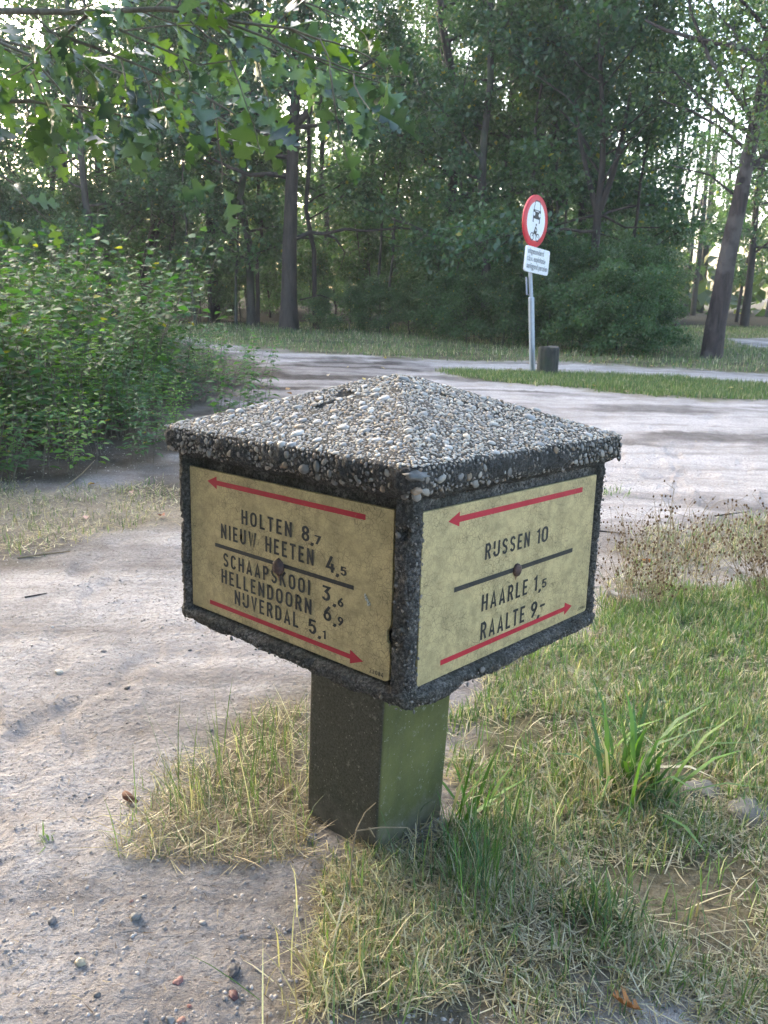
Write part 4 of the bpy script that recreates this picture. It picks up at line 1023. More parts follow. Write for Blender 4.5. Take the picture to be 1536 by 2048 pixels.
# ================================================================== OVERHANGING RED OAK
def red_oak():
    base = np.array([-2.9, 2.2, 0.]); root = empty('red_oak_tree', tuple(base))
    tag(root, 'red oak whose lobed leaves hang from above into the upper left corner', 'tree')
    T = Geo(); g = np.random.default_rng(31)
    tr = np.array([(-.1, 0, -.1), (0, 0, .6), (.02, .05, 1.4), (.0, .1, 2.4), (.1, .1, 3.6), (.1, .2, 5.5), (.2, .2, 7.5)])
    V, F = tube(tr, [.19, .16, .15, .14, .12, .09, .04], 12); T.add(V, F)
    trunk = T.build('trunk', M_BARKG, root, True)
    branches = [  # polylines: (column, row, distance), start radius
        ([(-560, -150, 3.3), (-200, -10, 3.2), (0, 22, 3.1), (150, 24, 3.05), (330, 18, 2.95), (400, 30, 2.9), (480, 45, 2.85), (580, 57, 2.8)], .014),
        ([(330, 18, 2.95), (420, 5, 2.9), (500, -20, 2.9)], .006),
        ([(430, 36, 2.88), (520, 70, 2.8), (600, 105, 2.72), (680, 140, 2.66), (760, 165, 2.6)], .005),
        ([(180, 24, 3.05), (120, 80, 3.1), (60, 150, 3.2)], .006),
        ([(90, 60, 3.1), (190, 95, 3.05), (300, 140, 3.0), (420, 200, 2.9), (480, 235, 2.85)], .006),
        ([(-400, 150, 3.8), (-100, 205, 3.6), (60, 202, 3.5), (95, 208, 3.5)], .016),
        ([(95, 208, 3.5), (180, 215, 3.3), (260, 235, 3.1), (330, 240, 3.0)], .006),
        ([(240, 60, 2.95), (330, 100, 2.9), (400, 130, 2.8), (470, 120, 2.75)], .004),
        ([(580, 57, 2.8), (640, 80, 2.7), (660, 120, 2.65), (660, 150, 2.62)], .004),
        ([(-60, 60, 3.4), (60, 110, 3.5), (130, 190, 3.6), (200, 250, 3.6)], .007),
        ([(-300, 260, 4.2), (-100, 300, 4.0), (0, 350, 3.9), (40, 370, 3.9)], .009),
        ([(-300, 0, 4.4), (0, 80, 4.3), (200, 130, 4.2), (360, 190, 4.2), (450, 250, 4.2)], .010),
        ([(-100, 60, 4.6), (60, 130, 4.5), (150, 200, 4.5)], .008),
        ([(300, -60, 4.2), (420, 40, 4.1), (520, 100, 4.1), (620, 140, 4.0), (700, 200, 4.0)], .009),
        ([(500, -80, 4.0), (600, 0, 4.0), (700, 40, 3.9)], .008),
    ]
    T = Geo(); LP = []
    for bi, (pl_, r1) in enumerate(branches):
        P = np.array([at(*p) for p in pl_]) - base
        if bi in (0, 5, 11): P = np.vstack([tr[3] if bi != 0 else tr[3] + [0, 0, -.3], P])
        V, F = tube(P, np.linspace(r1, max(.0018, r1 * .25), len(P)), 6); T.add(V, F)
        seg = np.concatenate([[0], np.cumsum(np.linalg.norm(np.diff(P, axis=0), axis=1))])
        vis0 = .25 if bi in (0, 5, 11) else 0
        nt = int((seg[-1]) * (8 if bi < 10 else 8.5))
        for k in range(nt):
            t = seg[-1] * (vis0 + (1 - vis0) * (k + g.random()) / nt); p = np.array([np.interp(t, seg, P[:, c]) for c in range(3)])
            px_dir = P[-1] - P[0]; px_dir /= np.linalg.norm(px_dir)
            d = px_dir * .6 + g.normal(0, .5, 3) + np.array([.15, -.1, -.28]); L = g.uniform(.12, .34)
            tw = wobble(p, d, L, 4, g, .15, -.06); V, F = tube(tw, np.linspace(.0032, .0016, 5), 4); T.add(V, F)
            for _ in range(int(g.integers(3, 6))):
                j = g.integers(1, 5); LP.append((tw[j], tw[j] - tw[j - 1], bi))
    T.build('branch', M_TWIG, root, True)
    variants = [leaf_lobed(f, c) for f, c in ((.2, .1), (.45, .4), (.15, .6), (.65, .2))]
    cols = [(.048, .085, .030), (.034, .062, .042), (.070, .115, .028), (.032, .058, .050), (.042, .074, .036)]
    meshes = [[mk('leaf', v[0], v[1], M_OAKLEAF, None, np.array(c), False, False) for c in cols] for v in variants]
    g.shuffle(LP); near = [l for l in LP if l[2] < 10][:300]; ids = set(id(l) for l in near); rest = [l for l in LP if id(l) not in ids]
    def orient(tw):
        d = tw / (np.linalg.norm(tw) + 1e-9) * .5 + g.normal(0, .45, 3) + np.array([.25, -.05, -.42])
        nn = g.normal(0, .55, 3) + np.array([.1, -.45, .8]); return frames(d[None], nn[None])[0]
    for p, tw, bi in near:
        Fm = orient(tw); s = g.uniform(.085, .155); o = link_obj('leaf', meshes[int(g.integers(0, 4))][int(g.integers(0, 5))], root)
        mm = Matrix.Identity(4)
        for i in range(3):
            for j in range(3): mm[i][j] = Fm[i, j] * s * (.9 if j == 1 else 1)
            mm[i][3] = p[i] + Fm[i, 0] * .015
        o.matrix_local = mm
    G = Geo()
    for k in range(4):
        sel = rest[k::4]
        if not sel: continue
        R_ = np.array([orient(s[1]) for s in sel]); P = np.array([s[0] for s in sel])
        V, F = stamp(variants[k][0], variants[k][1], R_, P, g.uniform(.08, .145, len(sel)))
        G.add(V, F, np.repeat(np.array(cols)[g.integers(0, 5, len(sel))] * .9, len(variants[k][0]), 0))
    # upper crown out of the frame: the shade over the left side
    pts = []
    for i in range(26):
        h = g.uniform(2.9, 7.2); a = g.uniform(0, 6.28); lp2 = wobble(tr[3] + [0, 0, h - 2.4], (math.cos(a), math.sin(a), .25), g.uniform(1.6, 3.4), 6, g, .15, .0)
        pts.append(lp2[1:]); T2 = tube(lp2, np.linspace(.03, .006, 7), 4); G.add(T2[0], T2[1], np.array([.05, .045, .035]))
    pts = np.concatenate(pts); n = 9000; P = pts[g.integers(0, len(pts), n)] + g.normal(0, .3, (n, 3))
    w = P + base; keep = ~((w[:, 2] < CAM_H + .42 * np.hypot(w[:, 0], w[:, 1]) + .05) & (w[:, 1] > 0)); P = P[keep]; n = len(P)
    add_leaves(G, P, g.normal(size=(n, 3)), g.normal(0, .5, (n, 3)) + [0, 0, 1], g.uniform(.12, .17, n), lcol(n, (.05, .085, .04), .3, 0, g), LF_V, LF_F)
    o = G.build('leaves', M_OAKLEAF, root); o['kind'] = 'stuff'
red_oak()

# ================================================================== WEEDS ON THE LEFT
def weed_mesh(seed, H, nst, leafL, tmpl, color, node=.045, spread=.2, lean=.25):
    g = np.random.default_rng(seed); S = Geo(); L = Geo(); P, D, N_, Z = [], [], [], []
    for s in range(nst):
        h = H * g.uniform(.7, 1.05); a = g.uniform(0, 6.28); b = np.array([math.cos(a), math.sin(a), 0]) * g.uniform(0, spread)
        pth = wobble(b, (g.normal(0, lean * .5) + .12, g.normal(0, lean * .5), 1), h, 8, g, .06, .0)
        V, F = tube(pth, np.linspace(.0035, .0012, 9), 3); S.add(V, F)
        k = int(h / node)
        for j in range(2, k):
            t = j / k; p = np.array([np.interp(t * 8, range(9), pth[:, c]) for c in range(3)]); a = j * 1.57 + g.normal(0, .3)
            for w in (0, math.pi):
                if g.random() < .12: continue
                d = np.array([math.cos(a + w), math.sin(a + w), g.uniform(-.25, .45)]); r_ = g.uniform(.0, .07) * (1 - t * .6)
                P.append(p + d * r_); D.append(d + np.array([0, 0, -.1])); N_.append(g.normal(0, .3, 3) + [0, 0, 1]); Z.append(leafL * g.uniform(.6, 1.15) * (1.1 - .5 * t))
                if r_ > .04:
                    V, F = tube(np.array([p, p + d * r_]), [.001, .0008], 3); S.add(V, F)
    P, D, N_, Z = map(np.array, (P, D, N_, Z)); n = len(P)
    add_leaves(L, P, D, N_, Z, lcol(n, color, .28, .012, g), tmpl, LF_F)
    return S.build('stem', M_TWIG, None, True, False), L.build('foliage', M_WEED, None, False, False)
WG = (.075, .150, .066); WG2 = (.125, .225, .06); WG3 = (.055, .115, .064)
wk = [weed_mesh(100 + i, h, ns, ll, t, c) for i, (h, ns, ll, t, c) in enumerate([(.62, 8, .095, LN_V, WG), (.75, 8, .10, LN_V, WG2), (.5, 9, .09, LN_V, WG), (.85, 7, .105, LN_V, WG3), (.7, 8, .085, LF_V, WG2), (1.0, 7, .10, LF_V, WG)])]
bk = [weed_mesh(120 + i, h, 9, .105, RD_V, c, .07, .35, .7) for i, (h, c) in enumerate([(1.25, (.045, .095, .050)), (1.5, (.05, .11, .045))])]
def put_weed(m, loc, rz, s, label, group, name='nettle_plant', cat='weed'):
    r_ = empty(name, loc, rz); r_.scale = (s, s, s); link_obj('stem', m[0], r_); link_obj('foliage', m[1], r_)['kind'] = 'stuff'; tag(r_, label, cat, group)
g = np.random.default_rng(8)
WP = pp((-420, 985), (-100, 965), (150, 955), (250, 925), (345, 905), (375, 850), (440, 800), (500, 765), (480, 735), (400, 712), (330, 690), (150, 690), (-500, 700))
q = scatter(WP, 900, g=g); q = q[(np.hypot(q[:, 0], q[:, 1]) < 9.5)]
sdv = poly_sd(q[:, 0], q[:, 1], WP); dens = np.where(np.hypot(q[:, 0], q[:, 1]) < 6, 1, .55); q = q[g.random(len(q)) < dens]
acc = []
for p in q:
    if all(math.hypot(p[0] - a[0], p[1] - a[1]) > .165 for a in acc): acc.append(p)
    if len(acc) >= 285: break
for p in acc:
    e = float(poly_sd(np.array([p[0]]), np.array([p[1]]), WP)[0]); pxcol = p[0] / p[1]; s = (.52 + min(.62, max(0, e) * .42)) * (1 + 1.4 * min(max(-pxcol - .24, 0), .35))
    if pxcol < -.27 and e > .7 and g.random() < .5: put_weed(bk[int(g.integers(0, 2))], (p[0], p[1], 0), g.uniform(0, 6.28), g.uniform(.85, 1.15), 'dark round leaved bramble in the thicket left of the road', 'brambles in the left thicket', 'bramble_bush', 'bush')
    else: put_weed(wk[int(g.integers(0, 6))], (p[0], p[1], 0), g.uniform(0, 6.28), s * g.uniform(.85, 1.1), *(('leafy weed in the front row of the left thicket beside the sand', 'weeds in the front row of the thicket') if math.hypot(p[0], p[1]) < 5 and e < .5 else ('small weed on the thin right side of the thicket by the muddy road', 'weeds on the right side of the thicket') if pxcol > -.2 else ('leafy green nettle like weed inside the thicket left of the road', 'weeds inside the left thicket')))
# a few tall single stems that stand out against the forest and the road
for px, py, s, lab in ((265, 690, 1.25, 'tallest weed stem standing above the thicket against the dark forest'), (500, 800, .72, 'small weed at the right tip of the thicket above the muddy road'), (440, 830, .8, 'bushy weed beside the pebbled cap of the marker, left of it')):
    p = gp(px, max(py, 760) + 30); put_weed(wk[5], (p[0], p[1], 0), 1.0, s, lab, None)

# ================================================================== GRASS CLUMPS AND WEEDS NEAR THE MARKER
def clump(name, px, py, n, L, W, label, pg=.9, tilt=.35, bend=1.0, rad=.03, az=None, azs=3.14, cat='grass clump', greens=GREEN, seed=0):
    g = np.random.default_rng(seed + int(px)); p = gp(px, py); G = Geo()
    isg = g.random(n) < pg; col = np.where(isg[:, None], greens[g.integers(0, len(greens), n)], STRAW[g.integers(0, 4, n)]) * g.uniform(.75, 1.15, (n, 1))
    b = g.normal(0, rad, (n, 2)); A = (g.uniform(-3.14, 3.14, n) if az is None else az + g.normal(0, azs, n))
    V, F, C = blade_geo(np.c_[b, np.full(n, -.004)], L * g.uniform(.45, 1.1, n), W * g.uniform(.6, 1.2, n), A, np.abs(g.normal(0, tilt, n)), bend * g.uniform(.2, 1.2, n), col, 3)
    G.add(V, F, C); o = G.build(name, M_GRASS); o.location = (p[0], p[1], float(hgt(p[0], p[1]))); tag(o, label, cat); return o
BGR = np.array([[.075, .15, .055], [.10, .19, .07], [.13, .24, .05]])
clump('grass_clump', 1262, 1590, 64, .24, .0105, 'broad bladed green grass clump on the lawn right of the post', .95, .45, 1.5, .03, greens=BGR)
clump('dry_grass_clump', 1230, 1600, 420, .12, .0026, 'matted dead grass round the foot of the broad bladed clump', .1, .7, 1.4, .05)
clump('grass_clump', 925, 1650, 18, .17, .008, 'bright green grass blades rising at the right side of the post foot', .97, .5, 1.1, .02, 1.2, .7, greens=np.array([[.09, .20, .03], [.12, .26, .04]]))
clump('fine_grass_clump', 950, 1770, 120, .15, .0019, 'fine bluish grass tuft standing in front of the post right of its edge', .9, .42, .7, .04, greens=BGR * .95)
clump('fine_grass_clump', 1015, 1700, 120, .13, .0022, 'fine green grass tuft between the post and the broad bladed clump', .7, .5, .9, .05)
clump('fine_grass_clump', 1200, 1850, 110, .10, .0028, 'dark green grass tuft low on the lawn at the lower right', .8, .5, .9, .03)
clump('fine_grass_clump', 470, 1600, 60, .23, .0020, 'tall thin green grass stems rising left of the post', .95, .55, .5, .05, -1.0, 1.4, greens=GREEN * .8)
clump('fine_grass_clump', 560, 1480, 60, .12, .0022, 'green grass tuft behind the left side of the post', .85, .4, .6, .04)
clump('fine_grass_clump', 380, 1640, 34, .17, .0022, 'sparse sprawling grass at the left tip of the dry mat', .6, .9, .5, .03, -1.3, .8, greens=GREEN * .8)
clump('fine_grass_clump', 690, 1960, 120, .12, .0024, 'straw grass tuft at the lower edge of the lawn beside the sand', .25, .6, 1.0, .05)
clump('grass_sprout', 95, 1690, 14, .03, .003, 'tiny green sprout alone on the sand at the left', 1, .6, .8, .006)
clump('grass_sprout', 1225, 985, 60, .05, .004, 'small green grass tuft on the sandy road just right of the marker', 1, .6, .8, .05)
clump('grass_sprout', 290, 965, 24, .05, .006, 'small leafy sprout on dark soil left of the marker', 1, .8, .6, .03, greens=BGR)
clump('grass_stalk', 1018, 1500, 2, .30, .003, 'single tall grass stalk in front of the lawn under the right plate', 1, .03, .08, .002)

def dried_weed(seed):
    g = np.random.default_rng(seed); S = Geo(); Hd = Geo()
    for s in range(7):
        p = wobble(g.normal(0, .025, 3) * [1, 1, 0], (g.normal(0, .35), g.normal(0, .35), 1), g.uniform(.14, .28), 6, g, .1)
        V, F = tube(p, np.linspace(.0016, .0007, 7), 3); S.add(V, F)
        for j in range(3, 7):
            tw = wobble(p[j], g.normal(0, 1, 3) + [0, 0, .8], g.uniform(.02, .06), 2, g, .2); V, F = tube(tw, [.0008, .0007, .0005], 3); S.add(V, F)
            V, F = stamp(ICO1[0] * [1, 1, 1.4], ICO1[1], np.eye(3)[None], tw[-1:], np.array([g.uniform(.0025, .0045)])); Hd.add(V, F, np.array([.13, .085, .05]))
    return S.build('stem', M_DRYST, None, True, False), Hd.build('seed_head', M_DEAD, None, True, False)
M_DRYST = bark_mat('dry_stem', (.16, .12, .07), (.30, .24, .15), None, 5, .001)
dw = [dried_weed(200 + i) for i in range(4)]
g = np.random.default_rng(12)
for i in range(34):
    px = g.uniform(1225, 1640); py = g.uniform(1085, 1225) ; p = gp(px, py)
    r_ = empty('dried_weed', (p[0], p[1], float(hgt(p[0], p[1]))), g.uniform(0, 6.28)); s = g.uniform(.7, 1.15); r_.scale = (s, s, s)
    m_ = dw[int(g.integers(0, 4))]; link_obj('stem', m_[0], r_)['kind'] = 'stuff'; link_obj('seed_head', m_[1], r_)['kind'] = 'stuff'
    tag(r_, 'thin dried brown weed with seed heads at the far edge of the lawn', 'weed', 'dried weeds at the lawn edge')

# ================================================================== STONES, GRAVEL, LEAVES, TWIGS
def gravel():
    g = np.random.default_rng(55); G = Geo(); n = 4500
    y = .75 + 4.8 * g.random(n) ** 1.5; x = (g.random(n) * 2 - 1) * (y * .62 + .3)
    q = np.c_[x, y]; k = (poly_sd(x, y, G_LAWN) < 0.03) & (poly_sd(x, y, G_WEEDS) < 0); q = q[k]
    n = len(q); r = .0011 + .0028 * g.random(n) ** 3.5 + np.where(g.random(n) < .015, .004, 0)
    gc = np.array([[.36, .33, .30], [.14, .13, .125], [.48, .46, .44], [.22, .20, .19], [.34, .19, .15], [.40, .33, .25]]); w = np.array([5, 5, .9, 4, .35, 1.]); w /= w.sum()
    for k in range(6):
        s = slice(k, None, 6); qq = on_ground(q[s]); m_ = len(qq); qq[:, 2] += r[s] * .15
        V, F = stamp(PEB1[k], ICO1[1], frames(g.normal(size=(m_, 3)) * [1, 1, .1], g.normal(0, .15, (m_, 3)) + [0, 0, 1]), qq, r[s] * 1.3); G.add(V, F, np.repeat(gc[g.choice(6, m_, p=w)] * g.uniform(.8, 1.1, (m_, 1)), len(ICO1[0]), 0))
    o = G.build('gravel', M_PEB, None, True); tag(o, 'small loose grit scattered over the sand', kind='stuff')
    G = Geo(); n = 34000; y = .75 + 4.5 * g.random(n) ** 1.6; x = (g.random(n) * 2 - 1) * (y * .6 + .3)
    k = (poly_sd(x, y, G_LAWN) < .03) & (fbm(x * 2.5, y * 2.5, 71, 3) + g.random(n) * .3 > .5); q = np.c_[x, y][k]; n = len(q); r = .0012 + .0040 * g.random(n) ** 3; qq = on_ground(q); qq[:, 2] -= r * .2
    V, F = stamp(PEB1[3], ICO1[1], frames(g.normal(size=(n, 3)), g.normal(0, .4, (n, 3)) + [0, 0, 1]), qq, r * 1.3); G.add(V, F, np.repeat(np.array([[.47, .43, .395]]) * g.uniform(.45, 1.1, (n, 1)), len(ICO1[0]), 0))
    o = G.build('sand_clods', M_PEB, None, True); tag(o, 'tiny clods of sand on the trodden ground', kind='stuff')
    # straw and bark crumbs
    G = Geo(); n = 2600; y = .8 + 4.5 * g.random(n) ** 1.3; x = (g.random(n) * 2 - 1) * (y * .6 + .3); q = np.c_[x, y]; n = len(q)
    c = np.array([[.10, .075, .055], [.20, .16, .11], [.32, .27, .19], [.06, .05, .045]])[g.integers(0, 4, n)]
    V, F, C = blade_geo(on_ground(q, .002), g.uniform(.008, .03, n), g.uniform(.0012, .003, n), g.uniform(0, 6.28, n), g.uniform(1.3, 1.6, n), g.uniform(-.2, .2, n), c, 2)
    G.add(V, F, C); o = G.build('plant_debris', M_DEAD); tag(o, 'crumbs of bark and straw strewn on the sand', kind='stuff')
gravel()
def stone(px, py, s, col, label, seed, flat_=.6, name='stone'):
    p = gp(px, py); o = rock(name, (p[0], p[1], float(hgt(p[0], p[1])) + s * flat_ * .35), (s, s * .75, s * flat_), col, None, seed, None, seed); tag(o, label, 'stone')
stone(357, 1955, .0080, (.24, .115, .10), 'flat red brick fragment on the sand near the bottom edge', 1, .35, 'brick_fragment')
stone(466, 1985, .0085, (.12, .055, .055), 'dark red stone on the sand right of the red brick fragment', 2, .5)
stone(160, 1925, .0085, (.42, .37, .27), 'pale yellow pebble on the sand at the lower left', 3, .6)
stone(272, 1838, .0080, (.20, .195, .185), 'round grey pebble on the sand left below the post', 4, .8)
stone(105, 1842, .0085, (.12, .12, .125), 'dark half buried stone at the lower left', 5, .5)
stone(118, 1343, .0110, (.52, .48, .40), 'cream flat pebble on the pale sand left of the marker', 6, .5)
stone(624, 1680, .0110, (.20, .20, .20), 'grey stone lump beside the left foot of the post', 7, .7)
stone(468, 1940, .011, (.075, .075, .08), 'dark crumbly stone on sand below the post', 8, .5)
stone(340, 2040, .007, (.22, .21, .20), 'small grey pebble at the bottom edge', 9, .7)
stone(362, 2040, .006, (.27, .15, .12), 'small orange brick chip at the bottom edge', 10, .5, 'brick_fragment')
stone(378, 2010, .0035, (.26, .12, .10), 'tiny red chip between the red stones', 12, .5, 'brick_fragment')
stone(207, 1305, .008, (.20, .18, .17), 'dark flat pebble on pale sand at the left', 13, .5)
stone(1500, 1640, .055, (.13, .125, .11), 'large flat grey stone at the right edge of the lawn', 14, .28)
stone(1405, 1590, .04, (.16, .15, .13), 'flat grey stone behind the broad bladed grass clump', 15, .25)
DL_V, DL_F = leaf_lobed(.6, -.4)
def dleaf(px, py, s, col, label, seed, simple=True, name='fallen_leaf'):
    g = np.random.default_rng(seed); p = gp(px, py); tv, tf = (RD_V, LF_F) if simple else (DL_V, DL_F)
    V = tv.copy(); V[:, 2] = V[:, 2] * 1.5 + .12 * np.abs(V[:, 1]) * 3; a = g.uniform(0, 6.28)
    o = mk(name, V * s, tf, M_DEAD, None, np.array(col)); o.location = (p[0], p[1], float(hgt(p[0], p[1])) + .004 + s * .05); o.rotation_euler = (g.normal(0, .2), g.normal(0, .2), a); tag(o, label, 'leaf')
dleaf(1285, 2030, .042, (.42, .19, .07), 'crumpled orange brown leaf at the bottom right edge', 1, False)
dleaf(172, 1040, .045, (.50, .33, .28), 'pink dry leaf on the dirt at the left', 2)
dleaf(1110, 1660, .035, (.26, .19, .13), 'curled grey brown leaf below the broad bladed clump', 3, False)
dleaf(1440, 1465, .04, (.45, .30, .18), 'curled tan leaf on the lawn at the right', 4)
dleaf(1205, 1355, .035, (.55, .50, .44), 'pale crumpled leaf on the lawn under the right plate', 5)
dleaf(1300, 1125, .04, (.50, .25, .08), 'orange leaf caught among the dried weeds', 6)
dleaf(190, 970, .04, (.50, .33, .10), 'yellow and red leaf left of the marker on dry grass', 7)
dleaf(265, 986, .035, (.55, .38, .30), 'pale pinkish leaf on dry grass near the marker', 8)
dleaf(320, 1035, .04, (.24, .10, .06), 'red brown leaf beside the left plate', 9)
dleaf(1385, 1245, .04, (.13, .22, .07), 'flat green leaf on the lawn at the right', 10)
dleaf(1350, 1200, .05, (.10, .20, .08), 'broad green leaf beside the pale bark strip', 11)
# curled dead leaf left of the post
G = Geo(); p = gp(268, 1600); t = np.linspace(0, 1, 9); pa_ = np.c_[t * .045 - .02, .012 * np.sin(t * 2.4), .008 + .004 * np.sin(t * 3)]
V, F = tube(pa_, .007 * np.sin(np.pi * (t * .86 + .08)) + .001, 7); G.add(V, F, np.array([.17, .085, .055])); o = G.build('curled_leaf', M_DEAD, None, True); o.location = (p[0], p[1], float(hgt(p[0], p[1]))); o.rotation_euler = (0, 0, 2.2)
tag(o, 'rolled brown dead leaf lying on the sand left of the post', 'leaf')
# bark strip and twigs
def twig(pix, r, label, name='twig', mat=None):
    P = np.array([gp(a, b) for a, b in pix]); P[:, 2] = hgt(P[:, 0], P[:, 1]) + r * .8; c = P.mean(0)
    V, F = tube(P - c, np.linspace(r, r * .5, len(P)), 5); o = mk(name, V, F, mat or M_DRYST, None, None, True); o.location = c; tag(o, label, 'twig' if name == 'twig' else 'bark')
twig([(35, 1118), (95, 1105), (140, 1105)], .004, 'pale bent twig on the dirt at the left edge')
twig([(50, 1198), (95, 1190)], .003, 'thin dark twig on the pale sand at the left', mat=M_BARK)
twig([(130, 975), (165, 945), (190, 915)], .004, 'dead stalk sticking out of the weeds above the dry grass')
twig([(1218, 1188), (1260, 1200), (1310, 1212)], .016, 'pale bark strip lying on the ground right of the marker', 'bark_strip', M_BARKB)
twig([(1195, 1062), (1252, 1065)], .004, 'short dark twig on the road right of the marker', mat=M_BARK)
twig([(1430, 1030), (1500, 1018)], .004, 'short dark stick on the road at the right edge', mat=M_BARK)
twig([(1130, 2000), (1150, 1900), (1155, 1790), (1140, 1700)], .0013, 'long dry stalk lying across the lower lawn')
# bent stalk in front of the post
def stalk():
    p = gp(700, 1800); o0 = np.array([p[0], p[1], 0]); D = math.hypot(p[0], p[1])
    S = Geo()
    for pix in ([(697, 1800), (705, 1700), (712, 1660), (730, 1625), (752, 1605)], [(711, 1662), (760, 1655), (815, 1655), (830, 1672)], [(738, 1655), (750, 1675)]):
        P = np.array([at(a, b, D + i * .004) for i, (a, b) in enumerate(pix)]) - o0; V, F = tube(P, np.linspace(.0016, .0007, len(P)), 4); S.add(V, F)
    o = S.build('bent_stalk', M_DRYST, None, True); o.location = o0; tag(o, 'bent dry stalk in front of the post foot', 'stalk')
stalk()
# small pale and yellow leaves strewn on the far grass strip and road
g = np.random.default_rng(66)
lm_ = [mk('fallen_leaf', RD_V * .06, LF_F, M_DEAD, None, np.array(c), False, False) for c in ((.55, .45, .16), (.50, .42, .30), (.40, .25, .12))]
for i in range(46):
    px, py = (g.uniform(560, 1500), g.uniform(722, 800)) if i < 26 else (g.uniform(1080, 1536), g.uniform(690, 735))
    p = gp(px, py); o = link_obj('fallen_leaf', lm_[i % 3]); o.location = (p[0], p[1], float(hgt(p[0], p[1])) + .035); o.rotation_euler = (g.normal(0, .3), g.normal(0, .3), g.uniform(0, 6)); tag(o, 'tiny dry leaf fallen on the grass or road behind the marker', 'leaf', 'fallen leaves behind the marker')

# ================================================================== TRAFFIC SIGN
def metal(name, c, rough=.45, met=.6):
    m = Mat(name); f = m.noise(m.coord('Object'), 30, 4); return m.set(col=m.mix(m.ramp(f, [(.35, .4), (.65, 0.)]), c, tuple(x * .75 for x in c)), rough=rough, metal=met)
M_POLE = metal('galvanised_steel', (.36, .40, .46)); M_WHITE = metal('sign_white', (.78, .80, .82), .35, 0); M_SRED = metal('sign_red', (.62, .035, .05), .35, 0); M_SBLACK = metal('sign_black', (.02, .022, .025), .5, 0); M_BACK = metal('sign_grey', (.28, .29, .30), .5, .3)
def sign():
    b = gp(1065, 741); D = math.hypot(b[0], b[1]); root = empty('traffic_sign', (b[0], b[1], float(hgt(b[0], b[1]))))
    tag(root, 'round red and white no motor vehicles sign on a steel pole by the grass strip', 'traffic sign')
    def P(px, py): return at(px, py, D) - b
    top = P(1061, 545); mid = P(1063, 592)
    V, F = tube([P(1065, 741) - [0, 0, .3], P(1065, 741), mid], [.037] * 3, 16); mk('pole', V, F, M_POLE, root, None, True)
    V, F = tube([mid, mid + [0, 0, .012], mid + [0, 0, .02]], [.039, .039, .03], 16); mk('collar', V, F, M_POLE, root, None, True)
    V, F = tube([mid, top, P(1060, 480), P(1059, 400)], [.024] * 4, 12); mk('upper_pole', V, F, M_POLE, root, None, True)
    V, F = tube([P(1053, 548), P(1054, 584), P(1060, 584)], [.012] * 3, 6); mk('bracket', V, F, M_POLE, root, None, True)
    th = math.radians(52); ex = np.array([math.cos(th), math.sin(th), 0]); ez = np.array([math.sin(th), -math.cos(th), 0]); up = np.array([0, 0, 1.])
    be = math.radians(-4.5); ex2 = ex * math.cos(be) + up * math.sin(be); ey2 = up * math.cos(be) - ex * math.sin(be)
    def child(name, G, mat, c, zoff, smooth=False):
        o = G.build(name, mat, root, smooth); mm = Matrix.Identity(4)
        for i in range(3): mm[i][0] = ex2[i]; mm[i][1] = ey2[i]; mm[i][2] = ez[i]; mm[i][3] = c[i] + ez[i] * zoff
        o.matrix_local = mm; return o
    cd = P(1066, 437)
    # keep disc in front of the pole
    off = .045
    def disc(r, z, n=48):
        a = np.linspace(0, 2 * math.pi, n + 1)[:-1]; V = np.c_[r * np.cos(a), r * np.sin(a), np.full(n, z)]; return V
    R1 = .30; G = Geo(); prof = [(R1 - .004, -.028), (R1, -.026), (R1, -.004), (R1 - .004, 0), (R1 * .745, 0)]
    V = np.concatenate([disc(r, z) for r, z in prof]); n = 48; i = np.arange(len(prof) - 1)[:, None] * n; j = np.arange(n)[None]; j2 = (j + 1) % n
    G.add(V, np.stack([i + j, i + j2, i + n + j2, i + n + j], -1).reshape(-1, 4)); child('rim', G, M_SRED, cd, off, True)
    G = Geo(); V = np.vstack([disc(R1 * .745, 0), [[0, 0, 0]]]); G.add(V, np.array([[n, k, (k + 1) % n] for k in range(n)])); child('disc', G, M_WHITE, cd, off)
    G = Geo(); V = np.vstack([disc(R1 - .005, 0), [[0, 0, 0]]]); G.add(V, np.array([[n, (k + 1) % n, k] for k in range(n)])); child('back_panel', G, M_BACK, cd, off - .022)
    # car symbol, front view
    def rib(pts, t): return ribbon(pts, t)
    G = Geo(); s = .00155
    def add(pts, t, z=0):
        V, F = rib([(x * s, y * s) for x, y in pts], t * s); V[:, 2] += z; G.add(V, F)
    def quad(*pts, z=0): G.add([(x * s, y * s, z) for x, y in pts], np.array([list(range(len(pts)))]))
    add([(-52, 78), (-42, 138), (-30, 148), (30, 148), (42, 138), (52, 78)], 4)
    quad((-62, 82), (62, 82), (62, 76), (-62, 76), z=.0001)
    quad((-62, 76), (-28, 76), (-34, 62), (-60, 66), z=.0002); quad((28, 76), (62, 76), (60, 66), (34, 62), z=.0002)
    quad((-60, 70), (60, 70), (60, 30), (-60, 30), z=.0003); quad((-60, 34), (60, 34), (58, 16), (-58, 16), z=.0004)
    quad((-58, 16), (-44, 16), (-44, -12), (-58, -12), z=.0005); quad((44, 16), (58, 16), (58, -12), (44, -12), z=.0005)
    child('car_symbol', G, M_SBLACK, cd, off + .0015)
    G = Geo()
    for cx_ in (-43, 43): quad(*[(cx_ + 15 * math.cos(a), 50 + 15 * math.sin(a)) for a in np.linspace(0, 2 * math.pi, 13)[:-1]], z=.001)
    child('headlights', G, M_WHITE, cd, off + .0015)
    G = Geo()
    add([(-45 + 27 * math.cos(a), -118 + 27 * math.sin(a)) for a in np.linspace(0, 2 * math.pi, 17)], 4)
    add([(45 + 27 * math.cos(a), -118 + 27 * math.sin(a)) for a in np.linspace(0, 2 * math.pi, 17)], 4, .0001)
